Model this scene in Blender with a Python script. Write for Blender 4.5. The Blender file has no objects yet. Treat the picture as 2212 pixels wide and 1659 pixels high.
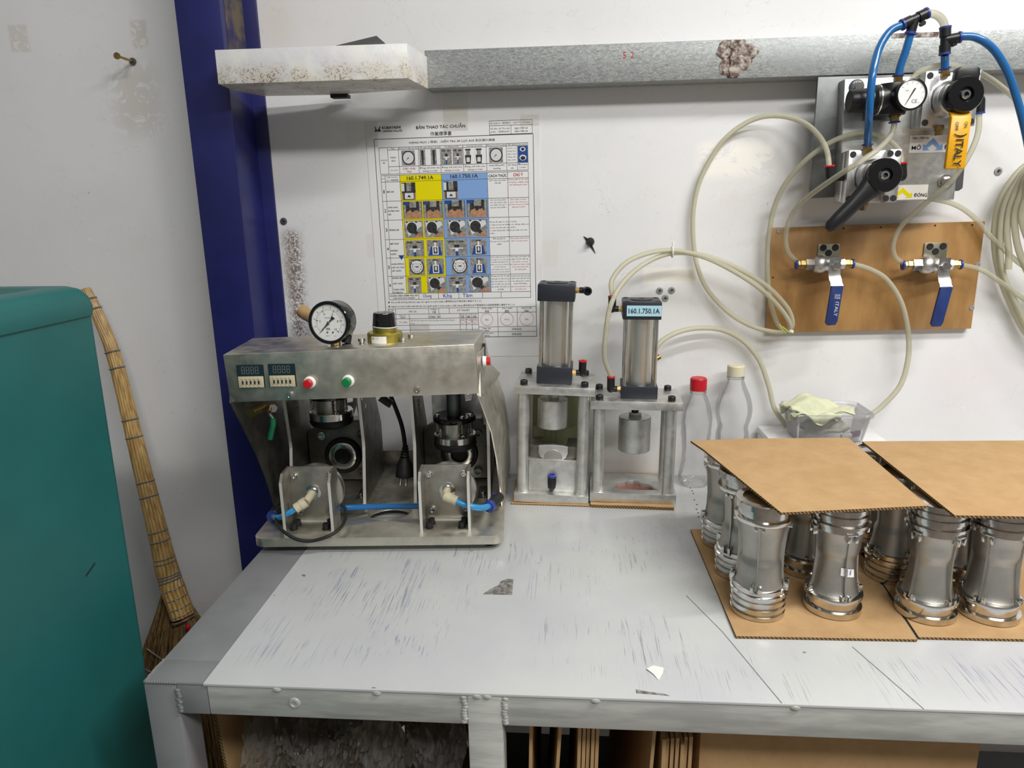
import bpy, bmesh, math, random
from mathutils import Vector, Matrix
random.seed(7)
PI = math.pi
SC = bpy.context.scene
COL = SC.collection

# ------------------------------------------------------------------ camera
# phone camera held in front of the bench: 24 mm equivalent, pitched down 13.8 deg, turned left 4.6 deg
def look():
    p, y, r = math.radians(13.8), math.radians(4.6), math.radians(-1.04)
    fwd = Vector((-math.sin(y)*math.cos(p), math.cos(y)*math.cos(p), -math.sin(p)))
    right = Vector((math.cos(y), math.sin(y), 0)); up = right.cross(fwd)
    rr = math.cos(r)*right + math.sin(r)*up; uu = -math.sin(r)*right + math.cos(r)*up
    return Matrix((rr, uu, -fwd)).transposed().to_4x4()
cam = bpy.data.cameras.new('camera'); camo = bpy.data.objects.new('camera', cam); COL.objects.link(camo)
camo.matrix_world = Matrix.Translation((0, -1.30, 1.30)) @ look()
cam.sensor_fit = 'HORIZONTAL'; cam.sensor_width = 36.0; cam.lens = 36.0*1534/2212; cam.clip_start = 0.02
SC.camera = camo

# ------------------------------------------------------------------ light
wd = bpy.data.worlds.new('room_light'); SC.world = wd; wd.use_nodes = True
wd.node_tree.nodes['Background'].inputs[0].default_value = (1.0, 0.985, 0.955, 1)
wd.node_tree.nodes['Background'].inputs[1].default_value = 0.215
def tube_light(name, loc, aim, sx, sy, power, col=(1, 0.985, 0.95)):
    l = bpy.data.lights.new(name, 'AREA'); l.shape = 'RECTANGLE'; l.size = sx; l.size_y = sy; l.energy = power; l.color = col
    o = bpy.data.objects.new(name, l); COL.objects.link(o); o.location = loc
    o.rotation_euler = (Vector(aim)-Vector(loc)).to_track_quat('-Z', 'Y').to_euler(); return o
# rows of ceiling fluorescent tubes over the aisle, parallel to the wall
tube_light('ceiling_tube', (1.1, -1.0, 2.55), (1.05, -0.8, 0), 1.2, 0.10, 30)
tube_light('ceiling_tube', (1.0, -2.4, 2.9), (0.8, -1.5, 0), 2.4, 0.14, 62)
SC.view_settings.view_transform = 'Standard'; SC.view_settings.look = 'None'
SC.view_settings.gamma = 1.0; SC.view_settings.use_curve_mapping = False
SC.view_settings.exposure = 0.0

# ------------------------------------------------------------------ mesh helpers
def V(*a): return Vector(a if len(a) == 3 else a[0])
def frame(axis):
    a = Vector(axis).normalized(); t = Vector((0, 0, 1)) if abs(a.z) < 0.95 else Vector((1, 0, 0))
    u = t.cross(a).normalized(); return u, a.cross(u), a
def smooth_path(pts, sub=8, closed=False):
    P = [Vector(p) for p in pts]; n = len(P)
    if n < 3: return P
    out = []
    for i in range(n if closed else n-1):
        g = (lambda k: P[k % n]) if closed else (lambda k: P[max(0, min(n-1, k))])
        p0, p1, p2, p3 = g(i-1), g(i), g(i+1), g(i+2)
        for s in range(sub):
            t = s/sub; t2 = t*t; t3 = t2*t
            out.append(0.5*((2*p1)+(p2-p0)*t+(2*p0-5*p1+4*p2-p3)*t2+(3*p1-p0-3*p2+p3)*t3))
    if not closed: out.append(P[-1])
    return out
class MB:
    def __init__(s): s.v = []; s.f = []; s.m = []
    def add(s, vs, fs, mi=0):
        b = len(s.v); s.v += [Vector(v) for v in vs]; s.f += [tuple(b+i for i in f) for f in fs]; s.m += [mi]*len(fs); return s
    def box(s, a, b, mi=0, M=None):
        x0, y0, z0 = a; x1, y1, z1 = b
        vs = [Vector(p) for p in ((x0,y0,z0),(x1,y0,z0),(x1,y1,z0),(x0,y1,z0),(x0,y0,z1),(x1,y0,z1),(x1,y1,z1),(x0,y1,z1))]
        if M is not None: vs = [M @ v for v in vs]
        return s.add(vs, [(3,2,1,0),(4,5,6,7),(0,1,5,4),(1,2,6,5),(2,3,7,6),(3,0,4,7)], mi)
    def bc(s, c, sz, mi=0, M=None):
        c = Vector(c); h = Vector(sz)/2
        if M is None: return s.box(c-h, c+h, mi)
        return s.box(-h, h, mi, Matrix.Translation(c) @ M.to_4x4())
    def hexa(s, q, mi=0):            # 8 corners: bottom 4 counter-clockwise, top 4 above them
        return s.add(q, [(3,2,1,0),(4,5,6,7),(0,1,5,4),(1,2,6,5),(2,3,7,6),(3,0,4,7)], mi)
    def lathe(s, prof, o=(0,0,0), axis=(0,0,1), n=32, mi=0, caps=True):
        u, w, a = frame(axis); o = Vector(o); vs = []; fs = []
        for r, z in prof:
            for k in range(n):
                t = 2*PI*k/n; vs.append(o + a*z + (u*math.cos(t)+w*math.sin(t))*max(r, 1e-5))
        for i in range(len(prof)-1):
            for k in range(n):
                k2 = (k+1) % n; fs.append((i*n+k, i*n+k2, (i+1)*n+k2, (i+1)*n+k))
        if caps:
            if prof[0][0] > 1e-4: fs.append(tuple(range(n))[::-1])
            if prof[-1][0] > 1e-4: fs.append(tuple((len(prof)-1)*n+k for k in range(n)))
        return s.add(vs, fs, mi)
    def cyl(s, p0, p1, r, r1=None, n=24, mi=0):
        p0, p1 = Vector(p0), Vector(p1); d = p1-p0
        return s.lathe([(r, 0), (r if r1 is None else r1, d.length)], p0, d, n, mi)
    def tube(s, pts, r, n=12, sub=8, closed=False, mi=0, smooth=True):
        P = smooth_path(pts, sub, closed) if smooth else [Vector(p) for p in pts]
        m = len(P); vs = []; fs = []
        tg = []
        for i in range(m):
            a = P[(i-1) % m] if closed or i > 0 else P[i]; b = P[(i+1) % m] if closed or i < m-1 else P[i]
            tg.append((b-a).normalized())
        u = frame(tg[0])[0]
        for i in range(m):
            u = (u - tg[i]*u.dot(tg[i])).normalized(); w = tg[i].cross(u); rr = r(i/(m-1)) if callable(r) else r
            for k in range(n): t = 2*PI*k/n; vs.append(P[i]+(u*math.cos(t)+w*math.sin(t))*rr)
        for i in range(m if closed else m-1):
            j = (i+1) % m
            for k in range(n): k2 = (k+1) % n; fs.append((i*n+k, i*n+k2, j*n+k2, j*n+k))
        if not closed: fs += [tuple(range(n))[::-1], tuple((m-1)*n+k for k in range(n))]
        return s.add(vs, fs, mi)
    def prism(s, poly, o, eu, ev, h, mi=0):
        o, eu, ev, h = Vector(o), Vector(eu), Vector(ev), Vector(h); n = len(poly)
        vs = [o+eu*p[0]+ev*p[1] for p in poly]; vs += [v+h for v in vs]
        if eu.cross(ev).dot(h) < 0: vs = vs[n:]+vs[:n]
        fs = [tuple(range(n))[::-1], tuple(range(n, 2*n))]+[(i, (i+1) % n, n+(i+1) % n, n+i) for i in range(n)]
        a2 = sum(poly[i][0]*poly[(i+1) % n][1]-poly[(i+1) % n][0]*poly[i][1] for i in range(n))
        if a2 < 0: fs = [f[::-1] for f in fs]
        return s.add(vs, fs, mi)
    def quad(s, a, b, c, d, mi=0): return s.add([a, b, c, d], [(0,1,2,3)], mi)
    def ball(s, c, r, n=16, mi=0, sc=(1,1,1)):
        b = len(s.v); m = n//2
        s.lathe([(r*math.sin(PI*i/m), -r*math.cos(PI*i/m)) for i in range(m+1)], (0,0,0), (0,0,1), n, mi, False)
        for i in range(b, len(s.v)): v = s.v[i]; s.v[i] = Vector((v.x*sc[0], v.y*sc[1], v.z*sc[2]))+Vector(c)
        return s
    def sheet(s, c00, c10, c11, c01, th, nu=12, nv=12, bend=None, mi=0, emi=0):
        c = [Vector(q) for q in (c00, c10, c11, c01)]; n = (c[1]-c[0]).cross(c[3]-c[0]).normalized()
        g = lambda i, j: (nu+1)*j+i; top = []; N = (nu+1)*(nv+1)
        for j in range(nv+1):
            for i in range(nu+1):
                a, b = i/nu, j/nv
                p = c[0]*(1-a)*(1-b)+c[1]*a*(1-b)+c[2]*a*b+c[3]*(1-a)*b
                top.append(p+n*(bend(a, b) if bend else 0))
        b0 = len(s.v); s.v += [t+n*th/2 for t in top]+[t-n*th/2 for t in top]
        for j in range(nv):
            for i in range(nu):
                q = (g(i,j), g(i+1,j), g(i+1,j+1), g(i,j+1)); s.f.append(tuple(b0+k for k in q)); s.m.append(mi)
                s.f.append(tuple(b0+N+k for k in q[::-1])); s.m.append(mi)
        rim = [g(i,0) for i in range(nu)]+[g(nu,j) for j in range(nv)]+[g(i,nv) for i in range(nu,0,-1)]+[g(0,j) for j in range(nv,0,-1)]
        for k in range(len(rim)):
            a, b = rim[k], rim[(k+1) % len(rim)]; s.f.append((b0+N+a, b0+N+b, b0+b, b0+a)); s.m.append(emi)
        return s
    def move(s, M, start=0):
        for i in range(start, len(s.v)): s.v[i] = M @ s.v[i]
        return s
def ob(name, mb, mats, parent=None, bevel=0, seg=2, sharp=38, world=False, label=None):
    me = bpy.data.meshes.new(name); vs = mb.v; loc = None
    if parent is not None and world:
        inv = WM(parent).inverted(); vs = [inv @ v for v in vs]
    if parent is None:
        lo = Vector([min(v[i] for v in vs) for i in range(3)]); hi = Vector([max(v[i] for v in vs) for i in range(3)])
        loc = Vector(((lo.x+hi.x)/2, (lo.y+hi.y)/2, lo.z)); vs = [v-loc for v in vs]
    me.from_pydata([tuple(v) for v in vs], [], mb.f)
    ml = mats if isinstance(mats, (list, tuple)) else [mats]
    for m in ml: me.materials.append(m)
    if len(ml) > 1: me.polygons.foreach_set('material_index', mb.m)
    if bevel:
        bm = bmesh.new(); bm.from_mesh(me); bmesh.ops.remove_doubles(bm, verts=bm.verts, dist=1e-6)
        es = [e for e in bm.edges if len(e.link_faces) == 2 and e.calc_face_angle(0) > math.radians(sharp)]
        bmesh.ops.bevel(bm, geom=es, offset=bevel, segments=seg, profile=0.5, affect='EDGES', clamp_overlap=True)
        bm.to_mesh(me); bm.free()
    me.polygons.foreach_set('use_smooth', [True]*len(me.polygons)); me.set_sharp_from_angle(angle=math.radians(sharp)); me.update()
    o = bpy.data.objects.new(name, me); COL.objects.link(o)
    if loc is not None: o.location = loc
    if parent is not None: o.parent = parent
    if label: o['label'] = label
    return o
def WM(o):
    m = o.matrix_basis
    return WM(o.parent) @ m if o.parent else m.copy()
def tag(o, label, cat, group=None):
    o['label'] = label; o['category'] = cat
    if group: o['group'] = group
    return o
def thing(name, label, cat, loc=(0,0,0), rot=(0,0,0), group=None):
    o = bpy.data.objects.new(name, None); COL.objects.link(o); o.location = loc; o.rotation_euler = rot; o.empty_display_size = 0.02
    return tag(o, label, cat, group)
def copy_tree(o, parent=None):
    c = o.copy(); COL.objects.link(c); c.parent = parent
    for ch in [k for k in COL.objects if k.parent == o]: copy_tree(ch, c)
    return c
def fill_holes(outer, holes, z0, z1, mb=None, mi=0):      # plate with through holes, in x-y
    bm = bmesh.new(); es = []; loops = []
    for lp in [outer]+holes:
        vs = [bm.verts.new((p[0], p[1], z1)) for p in lp]; loops.append(vs)
        es += [bm.edges.new((vs[i], vs[(i+1) % len(vs)])) for i in range(len(vs))]
    bmesh.ops.triangle_fill(bm, edges=es, use_beauty=True, normal=(0,0,1))
    bm.verts.index_update(); mb = mb or MB()
    vs = [v.co.copy() for v in bm.verts]; n = len(vs); fs = [tuple(v.index for v in f.verts) for f in bm.faces]
    allv = vs+[Vector((v.x, v.y, z0)) for v in vs]; F = fs+[tuple(n+i for i in f[::-1]) for f in fs]; b = 0
    for k, lp in enumerate(loops):
        m = len(lp); idx = list(range(b, b+m)); b += m
        for i in range(m): a, c = idx[i], idx[(i+1) % m]; F.append((n+a, n+c, c, a))
    bm.free(); return mb.add(allv, F, mi)
def rrect(x0, y0, x1, y1, r, n=6):
    out = []
    for cx, cy, a0 in ((x1-r,y0+r,-90),(x1-r,y1-r,0),(x0+r,y1-r,90),(x0+r,y0+r,180)):
        for k in range(n+1): t = math.radians(a0+90*k/n); out.append((cx+r*math.cos(t), cy+r*math.sin(t)))
    return out
def circ(cx, cy, r, n=24): return [(cx+r*math.cos(2*PI*k/n), cy+r*math.sin(2*PI*k/n)) for k in range(n)]
TEXTS = []
def text(parent, name, s, o, eu, ev, w, h, mat, off=0.0):
    # lettering printed on a surface: fitted into a box w x h starting at o, right = eu, up = ev
    TEXTS.append((parent, name, s, Vector(o), Vector(eu).normalized(), Vector(ev).normalized(), w, h, mat, off))
def flush_texts():
    tmp = []
    for t in TEXTS:
        c = bpy.data.curves.new('t', 'FONT'); c.body = t[2]; c.size = 1; c.offset = t[9]; c.resolution_u = 2
        o = bpy.data.objects.new('t', c); COL.objects.link(o); tmp.append(o)
    bpy.context.view_layer.update(); dg = bpy.context.evaluated_depsgraph_get(); groups = {}
    for t, o in zip(TEXTS, tmp):
        me = bpy.data.meshes.new_from_object(o.evaluated_get(dg)); vs = [v.co.copy() for v in me.vertices]; fs = [tuple(p.vertices) for p in me.polygons]
        bpy.data.meshes.remove(me)
        if not vs: continue
        x0 = min(v.x for v in vs); x1 = max(v.x for v in vs); y0 = min(v.y for v in vs); y1 = max(v.y for v in vs)
        n = t[4].cross(t[5]); k = (t[0].name, t[1], t[8].name)
        g = groups.setdefault(k, (t[0], t[1], t[8], MB()))[3]
        g.add([t[3]+t[4]*((v.x-x0)/max(x1-x0,1e-6)*t[6])+t[5]*((v.y-y0)/max(y1-y0,1e-6)*t[7])+n*0.00012 for v in vs], fs)
    for o in tmp: c = o.data; bpy.data.objects.remove(o); bpy.data.curves.remove(c)
    for p, nm, mat, mb in groups.values():
        o = ob(nm, mb, mat, p)
        if p.name == 'notice': o['kind'] = 'stuff'

# ------------------------------------------------------------------ materials
def nodes(name):
    m = bpy.data.materials.new(name); m.use_nodes = True; nt = m.node_tree; return m, nt, nt.nodes['Principled BSDF']
def nd(nt, t, **kw):
    n = nt.nodes.new(t)
    for k, v in kw.items():
        if k == 'inp':
            for a, b in v.items():
                if hasattr(b, 'is_linked') or isinstance(b, bpy.types.NodeSocket): nt.links.new(b, n.inputs[a])
                else: n.inputs[a].default_value = b
        else: setattr(n, k, v)
    return n
def mathn(nt, op, a, b=None, clamp=False):
    n = nd(nt, 'ShaderNodeMath', operation=op, use_clamp=clamp)
    for i, x in enumerate((a, b)):
        if x is None: continue
        if isinstance(x, bpy.types.NodeSocket): nt.links.new(x, n.inputs[i])
        else: n.inputs[i].default_value = x
    return n.outputs[0]
def mixc(nt, fac, a, b):
    n = nd(nt, 'ShaderNodeMix', data_type='RGBA')
    for i, x in ((0, fac), (6, a), (7, b)):
        if isinstance(x, bpy.types.NodeSocket): nt.links.new(x, n.inputs[i])
        else: n.inputs[i].default_value = x if i == 0 else (*x, 1)[:4]
    return n.outputs[2]
def coords(nt, scale=(1,1,1), rot=(0,0,0), kind='Object'):
    tc = nd(nt, 'ShaderNodeTexCoord'); mp = nd(nt, 'ShaderNodeMapping'); nt.links.new(tc.outputs[kind], mp.inputs[0])
    mp.inputs['Scale'].default_value = scale; mp.inputs['Rotation'].default_value = rot; return mp.outputs[0]
def noise(nt, vec, scale, detail=4, rough=0.55, dist=0.0):
    n = nd(nt, 'ShaderNodeTexNoise', inp={'Vector': vec, 'Scale': scale, 'Detail': detail, 'Roughness': rough, 'Distortion': dist}); return n.outputs[0]
def ramp(nt, fac, a, b):
    n = nd(nt, 'ShaderNodeMapRange', inp={'Value': fac, 'From Min': a, 'From Max': b}); n.interpolation_type = 'SMOOTHSTEP'; return n.outputs[0]
def bump(nt, bs, h, strength, dist=0.001):
    b = nd(nt, 'ShaderNodeBump', inp={'Height': h, 'Strength': strength, 'Distance': dist}); nt.links.new(b.outputs[0], bs.inputs['Normal'])
def mat(name, col, rough=0.5, metal=0.0, var=0.0, vs=40, bmp=0.0, bs_=300, sc=(1,1,1), col2=None, spec=None, coat=0, trans=0, ior=1.45, alpha=1, emit=0, rvar=0.0):
    m, nt, bs = nodes(name); vec = coords(nt, sc)
    c2 = col2 if col2 else tuple(max(0, c*(1-var)) for c in col)
    if var or col2: nt.links.new(mixc(nt, ramp(nt, noise(nt, vec, vs), 0.35, 0.68), col, c2), bs.inputs['Base Color'])
    else: bs.inputs['Base Color'].default_value = (*col, 1)
    bs.inputs['Roughness'].default_value = rough; bs.inputs['Metallic'].default_value = metal
    if rvar: nt.links.new(nd(nt, 'ShaderNodeMapRange', inp={'Value': noise(nt, vec, vs*0.7), 'From Min': 0.3, 'From Max': 0.7, 'To Min': rough-rvar, 'To Max': rough+rvar}).outputs[0], bs.inputs['Roughness'])
    if bmp: bump(nt, bs, noise(nt, vec, bs_, 3), bmp)
    if spec is not None: bs.inputs['Specular IOR Level'].default_value = spec
    bs.inputs['Coat Weight'].default_value = coat; bs.inputs['Transmission Weight'].default_value = trans; bs.inputs['IOR'].default_value = ior; bs.inputs['Alpha'].default_value = alpha
    if emit: bs.inputs['Emission Color'].default_value = (*col, 1); bs.inputs['Emission Strength'].default_value = emit
    return m
def clear_film(name, tint=(1,1,1), body=0.12, bodycol=(0.9,0.9,0.88), rough=0.08, fres=0.7):
    # thin clear plastic: see-through with a glossy skin and a little milky body; more skin at grazing angles
    m = bpy.data.materials.new(name); m.use_nodes = True; nt = m.node_tree; nt.nodes.clear()
    out = nd(nt, 'ShaderNodeOutputMaterial'); tr = nd(nt, 'ShaderNodeBsdfTransparent', inp={'Color': (*tint, 1)})
    gl = nd(nt, 'ShaderNodeBsdfGlossy', inp={'Roughness': rough}); df = nd(nt, 'ShaderNodeBsdfDiffuse', inp={'Color': (*bodycol, 1)})
    lw = nd(nt, 'ShaderNodeLayerWeight', inp={'Blend': 0.25})
    m1 = nd(nt, 'ShaderNodeMixShader', inp={0: body}); nt.links.new(tr.outputs[0], m1.inputs[1]); nt.links.new(df.outputs[0], m1.inputs[2])
    fz = mathn(nt, 'MULTIPLY', lw.outputs['Fresnel'], fres, True)
    m2 = nd(nt, 'ShaderNodeMixShader', inp={0: fz}); nt.links.new(m1.outputs[0], m2.inputs[1]); nt.links.new(gl.outputs[0], m2.inputs[2])
    nt.links.new(m2.outputs[0], out.inputs[0]); return m
def box_mask(nt, sep, axes, c, h, soft=0.01):
    r = None
    for ax, cc, hh in zip(axes, c, h):
        d = mathn(nt, 'ABSOLUTE', mathn(nt, 'SUBTRACT', sep.outputs[ax], cc))
        k = ramp(nt, d, hh+soft, hh-soft); r = k if r is None else mathn(nt, 'MULTIPLY', r, k)
    return r
def geo_sep(nt):
    g = nd(nt, 'ShaderNodeNewGeometry'); s = nd(nt, 'ShaderNodeSeparateXYZ', inp={0: g.outputs['Position']}); return g.outputs['Position'], s

def wall_mat():
    m, nt, bs = nodes('white_wall_paint'); pos, sep = geo_sep(nt)
    c = mixc(nt, ramp(nt, noise(nt, pos, 3.0, 5), 0.35, 0.75), (0.79,0.79,0.80), (0.73,0.73,0.725))
    c = mixc(nt, mathn(nt, 'MULTIPLY', ramp(nt, noise(nt, pos, 1.3, 3), 0.5, 0.75), 0.5), c, (0.78,0.73,0.75))
    # speckle of grime, scratches and old tape residue: cx, cz, hx, hz, colour, noise scale, threshold, strength, softness
    fib = nd(nt, 'ShaderNodeMapping', inp={0: pos}); fib.inputs['Scale'].default_value = (1, 1, 1)
    for cx, cz, hx, hz, col, ns, th, st, so in STAINS:
        k = box_mask(nt, sep, (0, 2), (cx, cz), (hx, hz), so)
        n = noise(nt, pos, ns, 5, 0.7, 1.6)
        k = mathn(nt, 'MULTIPLY', mathn(nt, 'MULTIPLY', k, ramp(nt, n, th, th+0.05)), st)
        c = mixc(nt, k, c, col)
    # hairline cracks and fine chips
    n = noise(nt, pos, 7, 6, 0.6, 0.8); cr = ramp(nt, mathn(nt, 'ABSOLUTE', mathn(nt, 'SUBTRACT', n, 0.5)), 0.0022, 0.0)
    c = mixc(nt, mathn(nt, 'MULTIPLY', cr, 0.30), c, (0.45,0.45,0.45))
    n = noise(nt, pos, 55, 2); c = mixc(nt, mathn(nt, 'MULTIPLY', ramp(nt, n, 0.745, 0.77), 0.7), c, (0.92,0.92,0.92))
    n = noise(nt, pos, 42, 2, 0.5, 0.5); c = mixc(nt, mathn(nt, 'MULTIPLY', ramp(nt, n, 0.76, 0.79), 0.5), c, (0.35,0.32,0.28))
    nt.links.new(c, bs.inputs['Base Color']); bs.inputs['Roughness'].default_value = 0.55; bs.inputs['Specular IOR Level'].default_value = 0.3
    bump(nt, bs, noise(nt, pos, 25, 5), 0.12, 0.004); return m
def bench_mat():
    m, nt, bs = nodes('bench_white_paint'); pos, sep = geo_sep(nt)
    c = mixc(nt, ramp(nt, noise(nt, pos, 6, 5), 0.35, 0.7), (0.55,0.56,0.55), (0.50,0.505,0.53))
    # bundles of marker strokes and scuffs: cx, cy, hx, hy, turn, stroke scale along/across, threshold, strength
    for cx, cy, hx, hy, rot, sa, sb, th, st, col in SCUFFS:
        mp = nd(nt, 'ShaderNodeMapping', inp={0: pos}); mp.inputs['Rotation'].default_value = (0, 0, rot); mp.inputs['Scale'].default_value = (sa*2.3, sb*1.3, 1)
        n = noise(nt, mp.outputs[0], 1.0, 2, 0.5, 0.5); br = ramp(nt, noise(nt, pos, 16, 3), 0.38, 0.58)
        k = box_mask(nt, sep, (0, 1), (cx, cy), (hx, hy), 0.018)
        c = mixc(nt, mathn(nt, 'MULTIPLY', mathn(nt, 'MULTIPLY', k, br), mathn(nt, 'MULTIPLY', ramp(nt, n, th+0.015, th+0.075), st)), c, col)
    n = noise(nt, pos, 60, 2, 0.5, 0.4); c = mixc(nt, mathn(nt, 'MULTIPLY', ramp(nt, n, 0.74, 0.77), 0.75), c, (0.10,0.10,0.12))
    nt.links.new(c, bs.inputs['Base Color'])
    nt.links.new(nd(nt, 'ShaderNodeMapRange', inp={'Value': noise(nt, pos, 14, 4), 'From Min': 0.3, 'From Max': 0.7, 'To Min': 0.2, 'To Max': 0.36}).outputs[0], bs.inputs['Roughness'])
    bump(nt, bs, noise(nt, pos, 9, 4), 0.10, 0.004); return m
def brushed(name, col, col2, rough=0.34, sc=(8, 8, 220), vs=30, metal=0.93):
    m, nt, bs = nodes(name); v = coords(nt); vb = coords(nt, sc)
    nt.links.new(mixc(nt, ramp(nt, noise(nt, v, vs, 6, 0.65), 0.38, 0.7), col, col2), bs.inputs['Base Color'])
    bs.inputs['Metallic'].default_value = metal
    nt.links.new(nd(nt, 'ShaderNodeMapRange', inp={'Value': noise(nt, v, vs*1.7, 4), 'From Min': 0.3, 'From Max': 0.7, 'To Min': rough-0.06, 'To Max': rough+0.12}).outputs[0], bs.inputs['Roughness'])
    bump(nt, bs, noise(nt, vb, 6, 2), 0.12, 0.0006); return m
def kraft(name, edge=False):
    m, nt, bs = nodes(name); v = coords(nt)
    if not edge:
        c = mixc(nt, ramp(nt, noise(nt, v, 25, 6, 0.7), 0.3, 0.7), (0.50,0.325,0.165), (0.44,0.275,0.13))
        c = mixc(nt, mathn(nt, 'MULTIPLY', ramp(nt, noise(nt, coords(nt, (30, 320, 30)), 1.0, 3), 0.55, 0.75), 0.25), c, (0.36,0.22,0.10))
        wv = nd(nt, 'ShaderNodeTexWave', bands_direction='X', inp={'Vector': v, 'Scale': 55.0, 'Distortion': 0.6}); bump(nt, bs, wv.outputs[1], 0.10, 0.0006)
    else:
        wv = nd(nt, 'ShaderNodeTexWave', bands_direction='DIAGONAL', inp={'Vector': v, 'Scale': 130.0, 'Distortion': 1.2})
        c = mixc(nt, ramp(nt, wv.outputs[1], 0.35, 0.75), (0.07,0.04,0.018), (0.30,0.19,0.09))
    nt.links.new(c, bs.inputs['Base Color']); bs.inputs['Roughness'].default_value = 0.85; bs.inputs['Specular IOR Level'].default_value = 0.2; return m
def galv():
    m, nt, bs = nodes('galvanized_steel'); pos, sep = geo_sep(nt)
    mp = nd(nt, 'ShaderNodeMapping', inp={0: pos}); mp.inputs['Scale'].default_value = (0.45, 1, 1.3)
    c = mixc(nt, ramp(nt, noise(nt, mp.outputs[0], 330, 4, 0.65, 1.0), 0.38, 0.64), (0.42,0.435,0.43), (0.25,0.262,0.26))
    c = mixc(nt, mathn(nt, 'MULTIPLY', ramp(nt, noise(nt, mp.outputs[0], 420, 2, 0.5, 1.5), 0.60, 0.68), 0.7), c, (0.66,0.67,0.65))
    c = mixc(nt, ramp(nt, noise(nt, pos, 9, 4), 0.45, 0.8), c, (0.33,0.35,0.35))
    nt.links.new(c, bs.inputs['Base Color']); bs.inputs['Metallic'].default_value = 0.35; bs.inputs['Roughness'].default_value = 0.5
    bump(nt, bs, noise(nt, pos, 160, 3), 0.12, 0.001); return m
def rusty_white():
    m, nt, bs = nodes('chipped_white_enamel'); pos, sep = geo_sep(nt)
    c = mixc(nt, ramp(nt, noise(nt, pos, 18, 4), 0.4, 0.6), (0.74,0.74,0.76), (0.82,0.82,0.78))
    k = mathn(nt, 'MULTIPLY', ramp(nt, sep.outputs[2], 1.534, 1.503), ramp(nt, noise(nt, pos, 20, 3), 0.36, 0.56))
    n = noise(nt, pos, 150, 4, 0.7, 2.0)
    c = mixc(nt, mathn(nt, 'MULTIPLY', k, 0.45), c, (0.68,0.58,0.42))
    c = mixc(nt, mathn(nt, 'MULTIPLY', k, ramp(nt, n, 0.52, 0.6)), c, (0.20,0.12,0.07))
    nt.links.new(c, bs.inputs['Base Color']); bs.inputs['Roughness'].default_value = 0.35
    bump(nt, bs, noise(nt, pos, 50, 4), 0.25, 0.003); return m

def st(p, q, col, ns, th, stg, so=0.01): return ((p[0]+q[0])/2, (p[2]+q[2])/2, abs(q[0]-p[0])/2, abs(q[2]-p[2])/2, col, ns, th, stg, so)
STAINS = [
    st((-0.5215, 0, 1.2683), (-0.4909, 0, 1.0606), (0.13,0.09,0.065), 170, 0.47, 0.9, 0.012),
    st((-0.5215, 0, 1.2683), (-0.5097, 0, 1.1315), (0.28,0.21,0.17), 45, 0.42, 0.75, 0.02),
    st((-0.9884, 0, 1.6319), (-0.9534, 0, 1.5877), (0.62,0.55,0.50), 70, 0.42, 0.55, 0.003),
    st((-0.7621, 0, 1.6314), (-0.7333, 0, 1.5857), (0.60,0.54,0.48), 60, 0.45, 0.6, 0.004),
    st((-0.8114, 0, 1.5618), (-0.734, 0, 1.4431), (0.58,0.53,0.47), 22, 0.42, 0.55, 0.03),
    st((0.2242, 0, 1.4042), (0.3517, 0, 1.3482), (0.93,0.90,0.84), 16, 0.40, 0.8, 0.012),
    st((0.1356, 0, 1.1948), (0.2331, 0, 1.1658), (0.86,0.84,0.76), 8, 0.10, 0.8, 0.002),
    st((-0.3674, 0, 1.2618), (-0.3288, 0, 1.2188), (0.72,0.66,0.63), 60, 0.30, 0.5, 0.002),
    st((-0.3916, 0, 1.4562), (-0.3485, 0, 1.4164), (0.70,0.68,0.63), 30, 0.25, 0.5, 0.002),
    st((-0.2164, 0, 1.506), (-0.172, -0, 1.4581), (0.70,0.68,0.62), 30, 0.25, 0.5, 0.002),
    st((-0.0715, 0, 1.2451), (-0.0176, 0, 1.1991), (0.70,0.68,0.63), 30, 0.25, 0.45, 0.002),
    st((0.0516, 0, 1.3389), (0.0863, 0, 1.2829), (0.35,0.35,0.36), 180, 0.60, 0.7, 0.01),
    st((0.2466, 0, 1.3427), (0.3313, 0, 1.3023), (0.78,0.70,0.68), 60, 0.50, 0.5, 0.012),
    st((-0.5263, 0, 1.6556), (-0.4681, 0, 1.5807), (0.74,0.68,0.62), 12, 0.40, 0.6, 0.03),
    st((0.6373, 0, 1.0566), (0.8236, 0, 0.9198), (0.76,0.68,0.71), 4, 0.35, 0.45, 0.07),
]
BLU = (0.20,0.21,0.33); GRY = (0.22,0.22,0.23)
SCUFFS = [   # on the bench top, metres
    (-0.27, -0.42, 0.055, 0.09, 0.05, 260, 9, 0.56, 0.75, BLU), (-0.215, -0.43, 0.03, 0.07, 0.45, 240, 10, 0.56, 0.7, BLU),
    (-0.15, -0.40, 0.05, 0.085, -0.05, 250, 10, 0.57, 0.7, BLU), (-0.35, -0.40, 0.04, 0.08, 0.25, 240, 12, 0.60, 0.6, GRY),
    (-0.31, -0.56, 0.08, 0.05, 1.5, 240, 9, 0.57, 0.6, BLU), (-0.20, -0.55, 0.05, 0.04, 1.2, 150, 25, 0.58, 0.6, BLU),
    (-0.02, -0.42, 0.06, 0.06, 1.55, 230, 8, 0.57, 0.6, (0.28,0.33,0.42)), (0.06, -0.55, 0.10, 0.06, 0.9, 190, 12, 0.58, 0.6, GRY),
    (0.17, -0.60, 0.09, 0.04, 1.5, 220, 8, 0.58, 0.6, GRY), (0.42, -0.60, 0.12, 0.045, 1.53, 260, 6, 0.57, 0.75, BLU),
    (0.10, -0.30, 0.10, 0.08, 0.7, 150, 14, 0.60, 0.5, GRY), (-0.05, -0.31, 0.05, 0.05, 0.2, 240, 12, 0.58, 0.6, BLU),
]
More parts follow.
